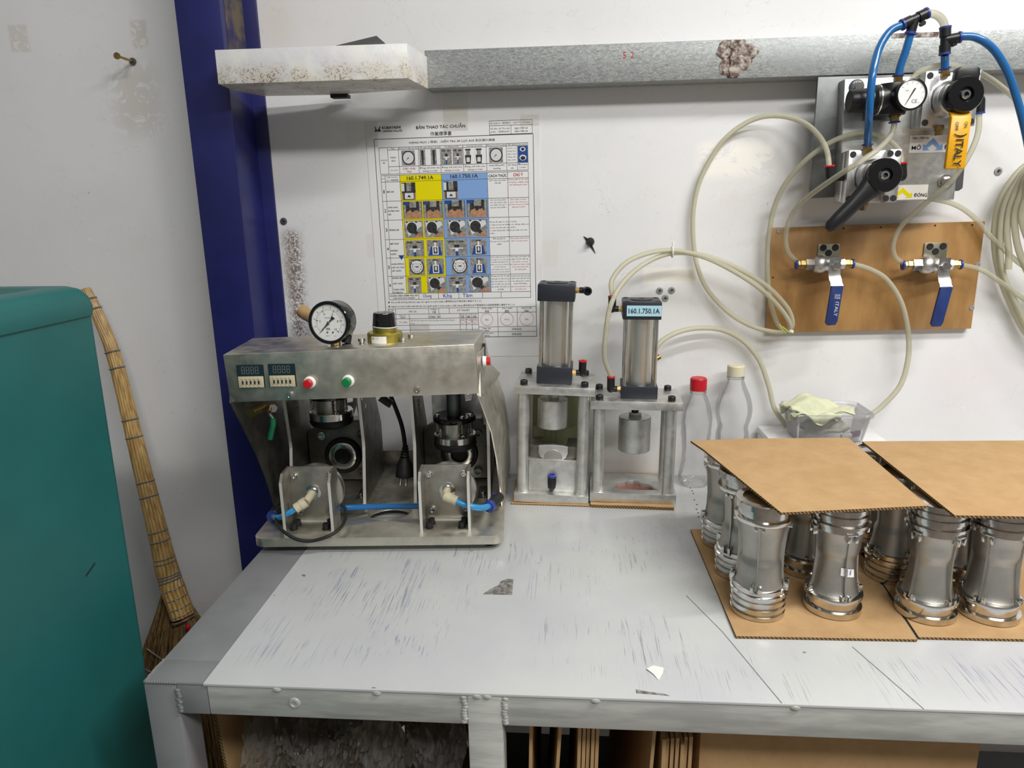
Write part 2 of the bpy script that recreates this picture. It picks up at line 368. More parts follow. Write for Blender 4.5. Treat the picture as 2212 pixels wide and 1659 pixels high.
M = {}
M['wall'] = wall_mat(); M['bench'] = bench_mat()
M['bench_front'] = mat('bench_frame_white', (0.46,0.468,0.445), 0.42, var=0.25, vs=1.0, sc=(14,14,90), bmp=0.15, bs_=1.5)
M['bench_grey'] = mat('bench_frame_grey', (0.20,0.203,0.212), 0.45, var=0.15, vs=14, bmp=0.1, bs_=40)
M['blue_paint'] = mat('blue_column_paint', (0.018,0.021,0.13), 0.34, var=0.25, vs=12, bmp=0.12, bs_=60)
M['dirt'] = mat('column_grime', (0.14,0.11,0.07), 0.8, col2=(0.03,0.03,0.09), vs=30, bmp=0.3, bs_=90)
M['galv'] = galv(); M['rusty'] = rusty_white()
M['steel'] = brushed('brushed_stainless', (0.70,0.665,0.58), (0.57,0.54,0.47), 0.36)
M['steel_mid'] = brushed('stainless_bracket', (0.44,0.42,0.37), (0.33,0.315,0.28), 0.40)
M['steel_dark'] = brushed('oily_stainless', (0.24,0.23,0.20), (0.14,0.135,0.115), 0.42)
M['edge'] = mat('bright_cut_edge', (0.80,0.78,0.72), 0.35, 0.55, bmp=0.05, bs_=400)
M['chrome'] = mat('polished_steel', (0.72,0.71,0.68), 0.16, 1.0, var=0.2, vs=60)
M['cast'] = mat('cast_stainless', (0.50,0.485,0.45), 0.44, 1.0, var=0.12, vs=30, bmp=0.22, bs_=900)
M['alu'] = brushed('milled_aluminium', (0.70,0.70,0.67), (0.56,0.565,0.545), 0.40, (6,6,60), 45)
M['alu_tube'] = mat('anodised_tube', (0.74,0.73,0.68), 0.36, 1.0, var=0.06, vs=20)
M['alu_cast'] = mat('cast_aluminium', (0.72,0.72,0.72), 0.40, 1.0, var=0.15, vs=60, bmp=0.15, bs_=300)
M['navy'] = mat('dark_cylinder_head', (0.030,0.034,0.045), 0.42, 0.3, bmp=0.08, bs_=500)
M['black'] = mat('black_plastic', (0.012,0.012,0.013), 0.35, bmp=0.05, bs_=300)
M['rubber'] = mat('black_rubber', (0.012,0.012,0.012), 0.55, bmp=0.1, bs_=300)
M['gloss_black'] = mat('glossy_black', (0.008,0.008,0.009), 0.12)
M['brass'] = mat('brass', (0.50,0.34,0.13), 0.32, 1.0, var=0.3, vs=80)
M['gold'] = mat('gold_anodised', (0.42,0.35,0.075), 0.33, 0.85, var=0.1, vs=40)
M['zinc'] = mat('yellow_zinc_plate', (0.40,0.39,0.30), 0.36, 0.9, var=0.2, vs=60)
M['red'] = mat('red_plastic', (0.55,0.015,0.02), 0.35); M['green'] = mat('green_plastic', (0.01,0.22,0.055), 0.35)
M['green_sleeve'] = mat('green_vinyl', (0.01,0.17,0.07), 0.35)
M['blue_collar'] = mat('blue_collar', (0.03,0.05,0.26), 0.35); M['blue_sleeve'] = mat('blue_vinyl', (0.020,0.042,0.17), 0.33, var=0.15, vs=60)
M['blue_tube'] = mat('blue_tube', (0.015,0.13,0.36), 0.22, var=0.1, vs=30, coat=0.3); M['blue_tube2'] = mat('light_blue_tube', (0.03,0.26,0.55), 0.22, coat=0.3)
M['yellow'] = mat('yellow_vinyl', (0.75,0.38,0.01), 0.35, var=0.12, vs=60)
M['hose'] = clear_film('clear_hose', (0.90,0.89,0.80), 0.36, (0.70,0.68,0.56), 0.12, 0.5)
M['hose_old'] = clear_film('aged_clear_hose', (0.88,0.86,0.75), 0.50, (0.68,0.66,0.53), 0.15, 0.5)
M['ply'] = mat('plywood', (0.42,0.235,0.085), 0.42, col2=(0.30,0.155,0.05), vs=1.0, sc=(26,26,9), bmp=0.1, bs_=6, coat=0.15)
M['ply_edge'] = mat('plywood_edge', (0.30,0.18,0.08), 0.8, var=0.5, vs=1, sc=(20,20,500))
M['kraft'] = kraft('kraft_board'); M['kraft_edge'] = kraft('kraft_edge', True)
M['paper'] = mat('laminated_paper', (0.80,0.80,0.80), 0.22, spec=0.4, bmp=0.12, bs_=16)
M['white'] = mat('white_plastic', (0.80,0.80,0.78), 0.4); M['label'] = mat('label_paper', (0.82,0.80,0.74), 0.5)
M['ink'] = mat('black_ink', (0.015,0.015,0.018), 0.6); M['ink_red'] = mat('red_ink', (0.45,0.02,0.03), 0.6); M['ink_blue'] = mat('pen_blue', (0.05,0.08,0.45), 0.6)
M['ink_grey'] = mat('grey_ink', (0.22,0.22,0.23), 0.6)
M['p_yellow'] = mat('print_yellow', (0.80,0.70,0.0), 0.3, spec=0.4); M['p_blue'] = mat('print_blue', (0.22,0.38,0.70), 0.3, spec=0.4)
M['p_navy'] = mat('print_navy', (0.02,0.07,0.28), 0.3); M['p_skin'] = mat('print_skin', (0.50,0.27,0.16), 0.3, var=0.3, vs=200)
M['p_grey'] = mat('print_grey', (0.36,0.35,0.33), 0.3, var=0.5, vs=220); M['p_dark'] = mat('print_dark', (0.05,0.048,0.05), 0.3, var=0.6, vs=260); M['p_pale'] = mat('print_pale', (0.66,0.68,0.70), 0.3)
M['beige'] = mat('beige_plastic', (0.55,0.49,0.33), 0.4); M['lcd'] = mat('dark_display', (0.015,0.030,0.038), 0.12); M['seg'] = mat('display_segment', (0.16,0.17,0.16), 0.4)
M['cream'] = mat('cream_plastic', (0.56,0.51,0.36), 0.38, var=0.15, vs=80)
M['teal'] = mat('teal_plastic', (0.014,0.125,0.122), 0.42, var=0.12, vs=9, bmp=0.10, bs_=160)
M['straw'] = mat('broom_cane', (0.52,0.34,0.12), 0.40, col2=(0.30,0.17,0.05), vs=1.0, sc=(160,160,10)); M['wire'] = mat('binding_wire', (0.26,0.27,0.25), 0.35, 0.6)
M['bristle'] = mat('broom_grass', (0.30,0.19,0.075), 0.7, col2=(0.12,0.07,0.03), vs=1.0, sc=(300,300,8))
M['wood'] = mat('wooden_dowel', (0.55,0.36,0.17), 0.5, col2=(0.42,0.26,0.11), vs=30); M['floor'] = mat('concrete_floor', (0.24,0.20,0.17), 0.6, var=0.3, vs=5, bmp=0.1)
M['pet'] = clear_film('clear_bottle', (0.97,0.97,0.97), 0.05, (0.85,0.85,0.85), 0.05, 0.62); M['jug'] = clear_film('cloudy_jug', (0.80,0.82,0.62), 0.55, (0.50,0.52,0.34), 0.25)
M['tub'] = clear_film('clear_tub', (0.95,0.95,0.95), 0.12, (0.85,0.86,0.88), 0.08)
M['cap_red'] = mat('red_cap', (0.52,0.01,0.02), 0.4); M['cap_cream'] = mat('cream_cap', (0.68,0.64,0.45), 0.45)
M['cloth'] = mat('pale_green_cloth', (0.66,0.68,0.47), 0.9, var=0.12, vs=60, bmp=0.4, bs_=500); M['glove'] = mat('grey_knit_cloth', (0.50,0.49,0.42), 0.9, var=0.2, vs=80, bmp=0.4, bs_=500)
M['purple'] = mat('purple_plastic', (0.20,0.06,0.16), 0.45); M['gasket'] = mat('red_brown_gasket', (0.26,0.11,0.085), 0.6, var=0.3, vs=60)
M['bubble'] = clear_film('bubble_wrap', (0.80,0.80,0.78), 0.17, (0.62,0.61,0.57), 0.05, 1.0); M['dark_steel'] = mat('dark_steel_plate', (0.20,0.21,0.21), 0.45, 0.8, var=0.25, vs=20, bmp=0.1, bs_=100)
M['tie'] = mat('white_tie', (0.75,0.75,0.72), 0.4); M['primer'] = mat('red_oxide', (0.09,0.04,0.03), 0.6, col2=(0.50,0.46,0.41), vs=110, bmp=0.5, bs_=160)
M['chip'] = mat('bare_chipped_steel', (0.11,0.10,0.085), 0.6, col2=(0.30,0.30,0.28), vs=140); M['tape'] = clear_film('clear_tape', (0.985,0.98,0.97), 0.04, (0.80,0.79,0.76), 0.25, 0.35)

# ------------------------------------------------------------------ the room
def struct(name, mb, m, **k): o = ob(name, mb, m, **k); o['kind'] = 'structure'; return o
struct('wall_back', MB().box((-3, 0, 0), (3, 0.12, 3.0)), M['wall'])
struct('floor', MB().box((-3, -4, -0.1), (3, 0, 0)), M['floor'])

# ------------------------------------------------------------------ steel column
t = thing('steel_column', 'blue painted steel column on the wall behind the workbench end', 'column', (-0.588, -0.05, 0))
c = MB().box((-0.6255, -0.10, 0), (-0.5505, -0.094, 2.6)); ob('flange', c, M['blue_paint'], t, 0.001, world=True, label='front flange facing the bench')
ob('web', MB().box((-0.592, -0.094, 0), (-0.584, -0.006, 2.6)), M['blue_paint'], t, world=True)
ob('flange', MB().box((-0.6255, -0.006, 0), (-0.5305, -0.0005, 2.6)), M['blue_paint'], t, 0.001, world=True, label='rear flange against the wall')
ob('stiffener', MB().box((-0.584, -0.094, 0), (-0.553, -0.0065, 2.6)), M['blue_paint'], t, world=True)
ob('grime', MB().box((-0.5532, -0.080, 1.556), (-0.5523, -0.012, 1.72)), M['dirt'], t, world=True, label='brown grime streak above the bracket')

# ------------------------------------------------------------------ galvanised rail along the wall
t = thing('wall_rail', 'long grey galvanized steel rail fixed across the upper wall', 'rail', (0.3, -0.025, 1.4985))
c = MB().box((-0.235, -0.05, 1.4985), (1.6, -0.0475, 1.5565)); ob('front_web', c, M['galv'], t, 0.0008, world=True)
ob('flange', MB().box((-0.235, -0.0475, 1.554), (1.6, -0.0005, 1.5565)), M['galv'], t, world=True)
ob('flange', MB().box((-0.235, -0.0475, 1.4985), (1.6, -0.0005, 1.501)), M['galv'], t, world=True)
c = MB(); o = Vector((0.2664, -0.05, 1.5311)); NR, NA = 9, 40; vs = [tuple(o+Vector((0,-.002,0)))]
for i in range(1, NR+1):
    for k in range(NA):
        a = 2*PI*k/NA; rr = 0.031*i/NR*(1+.16*math.sin(3*a+1)+.10*math.sin(7*a)+.06*math.sin(13*a)); d = -0.0004 if i == NR else -0.0012-0.0022*random.random()
        vs.append((o.x+rr*math.cos(a)*.95, o.y+d, min(max(o.z+rr*math.sin(a), 1.4995), 1.5555)))
c.add(vs, [(0,1+(k+1) % NA,1+k) for k in range(NA)]+[(1+(i-1)*NA+k, 1+(i-1)*NA+(k+1) % NA, 1+i*NA+(k+1) % NA, 1+i*NA+k) for i in range(1,NR) for k in range(NA)])
for k in range(12): c.ball((o.x-0.006+random.uniform(-.002,.002), -0.0525, 1.503+k*0.0043), 0.0036, 8, 0, (.8, 0.7, 1.2))
ob('weld_scab', c, M['primer'], t, world=True, label='burnt brown weld joint')
text(t, 'red_mark', '5  2', Vector((0.089, -0.0502, 1.534))-t.location, (1,0,0), (0,0,1), 0.017, 0.0095, M['ink_red'])
c = MB().box((0.505,-0.0507,1.5500),(0.575,-0.0502,1.5565)); ob('paint_patch', c, M['primer'], t, world=True)

# ------------------------------------------------------------------ white bracket box on the column
t = thing('bracket_box', 'chipped white painted steel box at the end of the rail', 'bracket', (-0.39, -0.09, 1.497))
fl, fr = (-0.5420, -0.154), (-0.2425, -0.152); br = (-0.2313, -0.0505); bl = (-0.5420, -0.1005)
z0, z1 = 1.4972, 1.5466
c = MB().hexa([(fl[0],fl[1],z0),(fr[0],fr[1],z0),(fr[0],fr[1]+.003,z0),(fl[0],fl[1]+.003,z0),(fl[0],fl[1],z1),(fr[0],fr[1],z1),(fr[0],fr[1]+.003,z1),(fl[0],fl[1]+.003,z1)])
ob('front_face', c, M['rusty'], t, 0.0008, world=True)
c = MB().hexa([(fr[0]-.003,fr[1]+.003,z0),(fr[0],fr[1]+.003,z0),(br[0],br[1],z0),(br[0]-.003,br[1],z0),(fr[0]-.003,fr[1]+.003,z1),(fr[0],fr[1]+.003,z1),(br[0],br[1],z1),(br[0]-.003,br[1],z1)])
ob('side_face', c, M['rusty'], t, world=True)
c = MB().prism([(fl[0]+.001,fl[1]+.003),(fr[0]-.003,fr[1]+.003),(br[0]-.003,br[1]),(-0.30,-0.040),(-0.40,-0.020),(-0.522,-0.030),(-0.545,-0.094),(-0.545,-0.102)], (0,0,z0), (1,0,0), (0,1,0), (0,0,0.002))
ob('bottom_face', c, M['rusty'], t, world=True)
ob('side_face', MB().box((fl[0],fl[1]+.003,z0+.002),(fl[0]+.002,-0.1008,z1)), M['rusty'], t, world=True)
ob('clip', MB().box((-0.405,-0.03,1.4915),(-0.375,-0.012,1.4970)), M['rubber'], t, world=True)
o = ob('bent_metal_sheet', MB().prism([(0,0),(0.064,0.0115),(0.075,0.002),(0.075,-0.001),(0.064,0.0095),(0,-0.001)], (-0.353,-0.148,1.5478), (1,0,0), (0,0,1), (0,0.06,0)), M['dark_steel'])
tag(o, 'small bent grey metal sheet lying on top of the white box', 'metal sheet')

# ------------------------------------------------------------------ screws, bolts and plugs in the wall
def wall_plug(p, r, label, mt, name='wall_anchor', cat='wall anchor', group=None):
    t = thing(name, label, cat, (p[0], -0.0005, p[2]), group=group)
    ob('flange', MB().lathe([(r, 0), (r*0.95, 0.0012), (r*0.5, 0.0016), (r*0.42, 0.0002), (0, 0.0002)], (0,0,0), (0,-1,0), 20), mt, t)
    c = MB().bc((0,-0.0006,0), (r*0.75, 0.0006, r*0.16)); c.bc((0,-0.0006,0), (r*0.16, 0.0006, r*0.75)); ob('slot', c, M['ink'], t)
wall_plug((0.1656, 0, 1.1532), 0.0062, 'left of three grey wall plugs in a cluster above the labelled press', M['galv'], group='wall plug cluster')
wall_plug((0.1869, 0, 1.1538), 0.0062, 'right of three grey wall plugs in a cluster above the labelled press', M['galv'], group='wall plug cluster')
wall_plug((0.1759, 0, 1.1397), 0.0062, 'lowest of three grey wall plugs in a cluster above the labelled press', M['galv'], group='wall plug cluster')
wall_plug((0.7196, 0, 1.3479), 0.0066, 'single grey wall plug beside the coiled hoses', M['galv'])
wall_plug((-0.5189, 0, 1.2865), 0.0066, 'dark screw head in wall beside the blue column', M['dark_steel'], 'wall_screw', 'screw')
t = thing('wall_bolt', 'rusty bolt sticking out of the left wall', 'bolt', (-0.7653, 0, 1.5656))
ob('shank', MB().cyl((0,0,0), (-0.002,-0.042,0.001), 0.0022), M['brass'], t); ob('head', MB().cyl((-0.002,-0.042,0.001), (-0.0021,-0.045,0.001), 0.0055), M['brass'], t)
ob('washer', MB().cyl((0,-0.0004,0), (0,-0.003,0), 0.006), M['dark_steel'], t)
t = thing('wall_hook', 'black screw with torn plastic strip right of the notice', 'hook', (0.0403, 0, 1.2418))
ob('screw', MB().lathe([(0.0075,0.0004),(0.0075,0.003),(0.004,0.009),(0.0045,0.012),(0,0.0125)], (0,0,0), (0,-1,0), 16), M['rubber'], t)
ob('strip', MB().prism([(-0.012,0.010),(-0.001,0.004),(0.010,-0.021),(0.005,-0.015),(-0.004,-0.004)], (0,-0.0015,0), (1,0,0), (0,0,1), (0,0.001,0)), M['rubber'], t)

# ------------------------------------------------------------------ laminated work instruction
NO = thing('notice', 'laminated work instruction sheet taped to wall with yellow and blue columns', 'notice', (-0.341, 0, 1.4246), (0, -math.radians(0.505), 0))
def mm(u, v, y=0.0): return Vector((u/1000, y, -v/1000))
PY = -0.0012
c = MB().sheet(mm(-14,393,-.0006), mm(292,393,-.0006), mm(292,-28,-.0006), mm(-14,-29,-.0006), 0.0006, 40, 40, lambda a, b: 0.0015*max(0, math.sin(b*23+a*5))*max(0, a-.968)/.032)
ob('laminated_sheet', c, M['paper'], NO)
lines = MB()
def ln(u0, v0, u1, v1, w=0.5):
    if v0 == v1: lines.box(mm(u0-w/2, v0+w/2, PY-.0001), mm(u1+w/2, v0-w/2, PY))
    else: lines.box(mm(u0-w/2, v1+w/2, PY-.0001), mm(u0+w/2, v0-w/2, PY))
def rect(u0, v0, u1, v1, w=0.5): ln(u0,v0,u1,v0,w); ln(u0,v1,u1,v1,w); ln(u0,v0,u0,v1,w); ln(u1,v0,u1,v1,w)
rect(0,0,281,356,0.8); rect(205.5,-23.5,280,-1); ln(205.5,-15.5,280,-15.5); ln(243,-15.5,243,-1)
U1 = [7.5,23,42.5,78,117,157.5,198.5,234,253,271.5]; V1 = [14.5,18.7,47,59.7]
rect(U1[0],V1[0],U1[-1],V1[-1])
for u in U1[1:-1]: ln(u,V1[0],u,V1[-1])
ln(U1[1],V1[1],U1[-1],V1[1]); ln(U1[1],V1[2],U1[-1],V1[2])
U2 = [8,15.5,42,117,199,235,271.5]; V2 = [62,73,106.3,139.5,174,207,240.6,272.5,283.5]
rect(U2[0],V2[0],U2[-1],V2[-1])
for u in U2[1:-1]: ln(u,V2[0],u,V2[-2])
for v in V2[1:-1]: ln(U2[0],v,U2[-1],v)
for u in (64,101,139,183,217): ln(u,V2[-2],u,V2[-1])
B = [300.5,311,319.5,332,341,350]
ln(4.5,300.5,281,300.5); ln(4.5,311,173.5,311); ln(173.5,310.5,281,310.5); ln(4.5,319.5,173.5,319.5); ln(4.5,332,173.5,332); ln(4.5,341,173.5,341); ln(173.5,337,281,337); ln(173.5,346.5,281,346.5); ln(4.5,300.5,4.5,356)
for u in (18.6,81,100,119.8): ln(u,300.5,u,311)
for u in (18.6,44,139,150.5,161.5): ln(u,311,u,356)
for u in (173.5,209.6): ln(u,300.5,u,356)
ln(246,300.5,246,337)
ob('table_rules', lines, M['ink'], NO)
def flat(name, boxes, m):
    c = MB()
    for b in boxes: c.box(mm(b[0],b[3],PY+.00005), mm(b[2],b[1],PY+.00015))
    return ob(name, c, m, NO)
flat('yellow_column', [(42.3,62.3,116.8,272.2)], M['p_yellow'])
flat('blue_column', [(117.2,62.3,198.8,272.2)], M['p_blue'])
# printed photographs: ground, then flat shapes in relative picture coordinates
def photo(u0, v0, u1, v1, kind):
    c = MB(); w, h = u1-u0, v1-v0; PZ = PY
    ms = [M['p_grey'], M['p_dark'], M['p_skin'], M['p_pale'], M['p_navy'], M['p_blue'], M['paper']]
    lay = [0]
    def P(poly, mi):
        lay[0] += 1; c.prism([((u0+p[0]*w)/1000, -(v0+p[1]*h)/1000) for p in poly], (0,PZ-.00003*lay[0],0), (1,0,0), (0,0,1), (0,-.00003,0), mi)
    def R(a, b, x, y, mi): P([(a,b),(x,b),(x,y),(a,y)], mi)
    def O(cx, cy, rx, ry, mi): P([(cx+rx*math.cos(k*PI/10), cy+ry*math.sin(k*PI/10)) for k in range(20)], mi)
    g = {'gauge':6,'clock':0,'lever':0,'valve':0,'press':1,'hands':1,'jig':0,'part':4,'knob':0,'fix':0}[kind]; R(0,0,1,1,g)
    if kind == 'gauge': R(.02,.02,.98,.98,0); O(.5,.5,.46,.46,1); O(.5,.5,.38,.38,3); P([(.3,.7),(.5,.45),(.55,.5)],1)
    if kind == 'clock': O(.5,.5,.46,.46,1); O(.5,.5,.39,.39,3); P([(.32,.49),(.5,.47),(.6,.45),(.6,.53),(.5,.54)],1); [O(.5+.29*math.cos(k*PI/6),.5+.29*math.sin(k*PI/6),.03,.03,1) for k in range(12)]; R(.2,.17,.8,.27,6)
    if kind == 'lever': P([(.35,.05),(.65,.05),(.72,.3),(.62,1),(.4,1),(.28,.3)],1); O(.5,.18,.22,.12,1)
    if kind == 'valve': R(.38,.32,.62,.5,1); R(.2,.5,.8,.58,3); R(.42,.55,.56,.75,6); R(.44,.72,.56,1,4); R(.1,.1,.4,.16,1); R(.6,.1,.85,.16,1)
    if kind == 'press': R(0,.05,.2,.5,3); R(.35,0,.7,.5,0); R(.2,.6,.85,.95,3); P([(.38,.85),(.5,.7),(.66,.85)],1); R(0,.5,1,.56,1); R(.9,.6,1,1,2); R(0,.6,.1,1,2)
    if kind == 'hands': R(.02,0,.15,1,0); R(.85,0,.97,1,0); R(.35,0,.7,.35,0); R(0,0,.3,.2,4); P([(.1,1),(.2,.6),(.45,.45),(.6,.5),(.95,1)],2); P([(.5,.9),(.6,.55),(.75,.5),(.98,.85),(.95,1)],2); O(.5,.5,.1,.12,1)
    if kind == 'knob': P([(.05,.05),(.9,.08),(.95,.3),(.2,.9)],3); O(.4,.42,.27,.33,1); P([(.4,.3),(.6,.55),(.95,.9),(.75,.95),(.3,.6)],1); P([(.5,1),(.72,.72),(1,.85),(1,1)],2); R(.1,.05,.2,.12,1); R(.6,.05,.7,.12,1)
    if kind == 'jig': P([(.1,.95),(.25,.4),(.8,.4),(.92,.95)],4); R(.34,.4,.7,.9,6); R(.4,.46,.64,.84,1); R(.46,.1,.56,.42,6); R(.36,.08,.66,.14,1); O(.52,.62,.06,.14,3)
    if kind == 'part': O(.5,.2,.3,.14,3); O(.5,.2,.18,.09,1); O(.5,.72,.36,.18,3); O(.5,.75,.25,.12,1)
    if kind == 'fix': R(0,0,1,1,6); R(.25,.05,.75,.6,0); R(.15,.05,.85,.15,1); P([(.1,.45),(.9,.45),(.8,1),(.2,1)],1); R(.3,.6,.7,.9,3)
    ob('printed_photo', c, ms, NO)
photo(47,20,72,46,'gauge'); photo(80,20,90,46,'lever'); photo(100,20,110,46,'lever'); photo(118,20,137,46,'valve'); photo(139,20,156.5,46,'valve'); photo(159,20,173,46,'fix'); photo(178,20,192.5,46,'fix'); photo(203,20,228,46,'gauge'); photo(254,19.5,271,46.5,'part')
photo(44,75,69,105,'press'); photo(120,75,145,105,'press')
for (a, b, k) in ((44.5,79,'hands'),(81,116,'hands'),(120,157,'hands'),(160,197,'hands')): photo(a,108,b,138,k)
for (a, b, k) in ((44.5,79,'knob'),(81,116,'knob'),(123,158,'knob'),(160,196,'knob')): photo(a,141.5,b,172,k)
for (a, b, k) in ((44.5,79,'valve'),(84,114,'jig'),(120,158,'valve'),(163,193,'jig')): photo(a,176.5,b,205.5,k)
for (a, b, k) in ((49,78,'clock'),(82,114,'jig'),(128,158,'clock'),(163,193,'jig')): photo(a,209.5,b,239,k)
for (a, b, k) in ((45,70,'valve'),(81,116,'knob'),(121,153,'valve'),(159,197,'knob')): photo(a,242.5,b,271.5,k)
def T_(s, u0, v0, u1, v1, m='ink', off=0.0): text(NO, {'ink':'printed_text','ink_red':'red_text','ink_blue':'signature','ink_grey':'small_text'}[m], s, mm(u0,v1,PY-.0001), (1,0,0), (0,0,1), (u1-u0)/1000, (v1-v0)/1000, M[m], off)
T_('KOBAYASHI',15.6,-21,49,-16.5,off=.02); T_('CASTING CO.,LTD',15.8,-14.6,51.6,-11,off=.02)
c = MB()
for k in range(2):
    s = -1 if k == 0 else 1
    c.prism([((7.5+s*x)/1000, -v/1000) for x, v in ((0.4,-16),(2.6,-17.5),(3.4,-21),(5.2,-21.5),(4.2,-17),(5.4,-13.5),(3.4,-11.5),(2.2,-14),(0.4,-12))], (0,PY,0), (1,0,0), (0,0,1), (0,-.0001,0))
ob('printed_logo', c, M['ink'], NO)
T_('BẢN THAO TÁC CHUẨN',76.5,-22.5,163,-14.5,off=.015); T_('作業標準書',101,-9.3,138.5,-2.2)
T_('Số quản lí（管理№）: KD/TTC/KTALK',207,-21.5,277,-17.3,'ink_grey'); T_('Số bản vẽ Tên sản',207,-12.8,241,-9.4,'ink_grey'); T_('phẩm（図番品名）',207,-7.4,241,-3.6,'ink_grey')
T_('160.1.749.1A',249.5,-11.5,272,-8.6); T_('160.1.750.1A',249.5,-6.6,272,-3.6)
T_('HẠNG MỤC ( 項目)  : KIỂM TRA ÁP LỰC KHÍ 気圧漏れ検査',63,4.2,214.5,10.2)
for s, a, b in (('Đồng hồ điều áp khí',44,76.5),('Cần gạt đóng mở gá',79,115.5),('Van đóng mở khí',125,150),('Ghá kẹp sản phẩm',164,192),('Đồng hồ (chỉ kim giây)',199.5,233),('Vật dụng',236,251),('Sản phẩm',255,270)): T_(s,a,15.2,b,17.9)
T_('Tên',29,15.3,36,17.9,'ink_grey'); T_('CHUẨN',9.3,34,21.5,36.6); T_('BỊ',13.5,39,17,42); T_('Hình',28,30,37,32.8); T_('ảnh',29,35.5,36,38.2); T_('Giá trị lịch',26,52,39,54.6,'ink_grey')
T_('0.38 ～0.42',49,49.6,71,52.8,'ink_red'); T_('Mpa',56,54.8,64,58.3,'ink_red')
for a in (79.5,119,160): T_('Đóng, mở trơn chu,',a,49.6,a+36,52.8); T_('không rò rỉ khí',a+5,54.8,a+31,58)
T_('Hoạt động bình',203,48.8,230,52); T_('thường',210,54.2,223,57.4); T_('Sử dụng',236.5,49,251,52); T_('tốt',241,54.2,246,57); T_('Đã k.tra',254.5,48.6,269.5,51.4); T_('1 phẩm',256,53.6,268,56.6)
for i, s in enumerate(('Chổi cọ','lông thu,','đục, dụn','bảng vải,','thu, trơn.')): T_(s,236,21+i*4.9,251,24+i*4.9,'ink_grey')
T_('Bước',8.5,66,15,68,'ink_grey'); T_('Tuần tự thao',18,63.6,38,66.2); T_('tác（作業手順）',18,68.6,39.5,71.6)
T_('160.1.749.1A',54.5,64.2,102.5,70.8,off=.015); T_('160.1.750.1A',133,63.6,182,70.2,off=.015); T_('CÁCH THỨC',201,64.2,233.5,70.2,off=.01); T_('CHÚ Ý',245,63.4,262,70,'ink_red',.01)
for i, ls in enumerate((('MỞ GÁ',),('GẮN SẢN','PHẨM VÀO','GÁ'),('ĐÓNG GÁ',),('MỞ KHÍ','','NHÚNG','NƯỚC'),('NHÌN ĐỒNG','HỒ VÀ CĂN','SỐ GIÂY'),('KHÓA KHÍ','','XỊT KHÍ','','THÁO SẢN','PHẨM RA'))):
    y0, y1 = V2[i+1], V2[i+2]; T_(str(i+1),10+(i == 0)*.8,(y0+y1)/2-2.8,13.4-(i == 0)*.9,(y0+y1)/2+2.8)
    n = len(ls); h = 5.3 if n > 4 else 6.2
    for k, s in enumerate(ls):
        if s: v = (y0+y1)/2+(k-(n-1)/2)*h; T_(s,17,v-1.7,17+2.55*len(s),v+1.7,off=.012)
def para(ls, u0, u1, v, h, m='ink', dv=None, ctr=True):
    for k, s in enumerate(ls):
        w = min(u1-u0, 1.75*len(s)*h/2.6); a = (u0+u1)/2-w/2 if ctr else u0; T_(s, a, v+k*(dv or h*1.65), a+w, v+k*(dv or h*1.65)+h, m)
para(('Cầm, đưa sản phẩm','vào gá'),200,234,74.5,2.7); para(('Không để dị vật dính','trong gá, miệng chịu','lực không bị rách'),236,271,74,2.7,'ink_red')
para(('Lắc nhẹ sản phẩm','cho sản phẩm tiếp','xúc đều vào gá. 1','tay giữ sản phẩm.'),200,234,108,2.6); para(('Sản phẩm bị lệch,','sánh, nếu đóng ben','sẽ làm hư gá và biến','dạng sản phẩm.'),236,271,108,2.6,'ink_red')
para(('Đóng cần gạt ① theo 2 bước:','1. Gạt từ từ tới điểm N, để gá tiếp xúc','từ từ vào bề mặt sản phẩm.','2. Gạt đóng hẳn để gá áp chặt vào sản','phẩm.'),200.5,271,146,2.7,dv=5,ctr=False)
para(('Mở van khí ②.','Đưa gá vào trong bể','nước.'),200,234,175.5,2.6,dv=4.8); para(('Sản phẩm phải chìm','hẳn ở trong nước.'),236,271,175.5,2.7,'ink_red')
para(('Nhìn đồng hồ, ghi nhớ','kim giây ở vị trí số mấy,','sau đó xoay gá từ từ','kiểm tra xem có bọt khí','nổi lên không.','Lấy nhiều quan trọng','khi chìm vào sản phẩm'),200,234,208.5,2.3,dv=4.4); para(('Thời gian tối thiểu 30','giây từ khi đủ áp.'),236,271,208,2.6,dv=4.6); para(('Sản phẩm có bong','khí lấy bút đánh dấu','và bỏ sản phẩm NG','vào thùng đỏ'),236,271,217.2,2.6,'ink_red',dv=4.6)
para(('Đóng van khí ②, gạt','cần gạt ① để mở gá,','lấy sản phẩm ra, xịt','khí và xếp vào thùng','sản phẩm đã kiểm tra','xì hơi.'),200,234,242.5,2.6,dv=4.8); para(('Trước khi tắt van khí','nhìn xem áp lực khí','trên đồng hồ có đạt','trên 0.39 Mpa.'),236,271,242.5,2.6,dv=4.8); para(('Nếu không đạt kiểm tra lại','sản phẩm đó.'),236,271,261.8,2.6,'ink_red',dv=4.8)
T_('NHÂN VIÊN KIỂM TRA ÁP',10,274,62,277.6,off=.012); T_('LỰC KHÍ XÁC NHẬN',16,279,56,282.4,off=.012)
T_('Chung',72,274.5,88,282,'ink_blue'); T_('Kha',110,274,126,281.5,'ink_blue'); T_('Tâm',146,274.5,164,281,'ink_blue')
T_('♦ Khi có bất thường phải báo ngay cho người có trách nhiệm (異常時は必ず責任者に報告すること)',5.5,286.4,180.5,290.4); T_('♦ Người có trách nhiệm phải liên lạc cho người quản lí và ban quản lí chất lượng (責任者は必ず管理者及び品質管理課に連絡すること)',5.5,294.2,242,298.4)
T_('K.hận',6,301.8,16,304.6); T_('TẤT CẢ',43,303.5,58,307.8); T_('C.đoạn',85,301.4,96.5,304.4); T_('工程',87,305.8,94.5,309.8); T_('KỸ THUẬT',135,302.8,158,307.6)
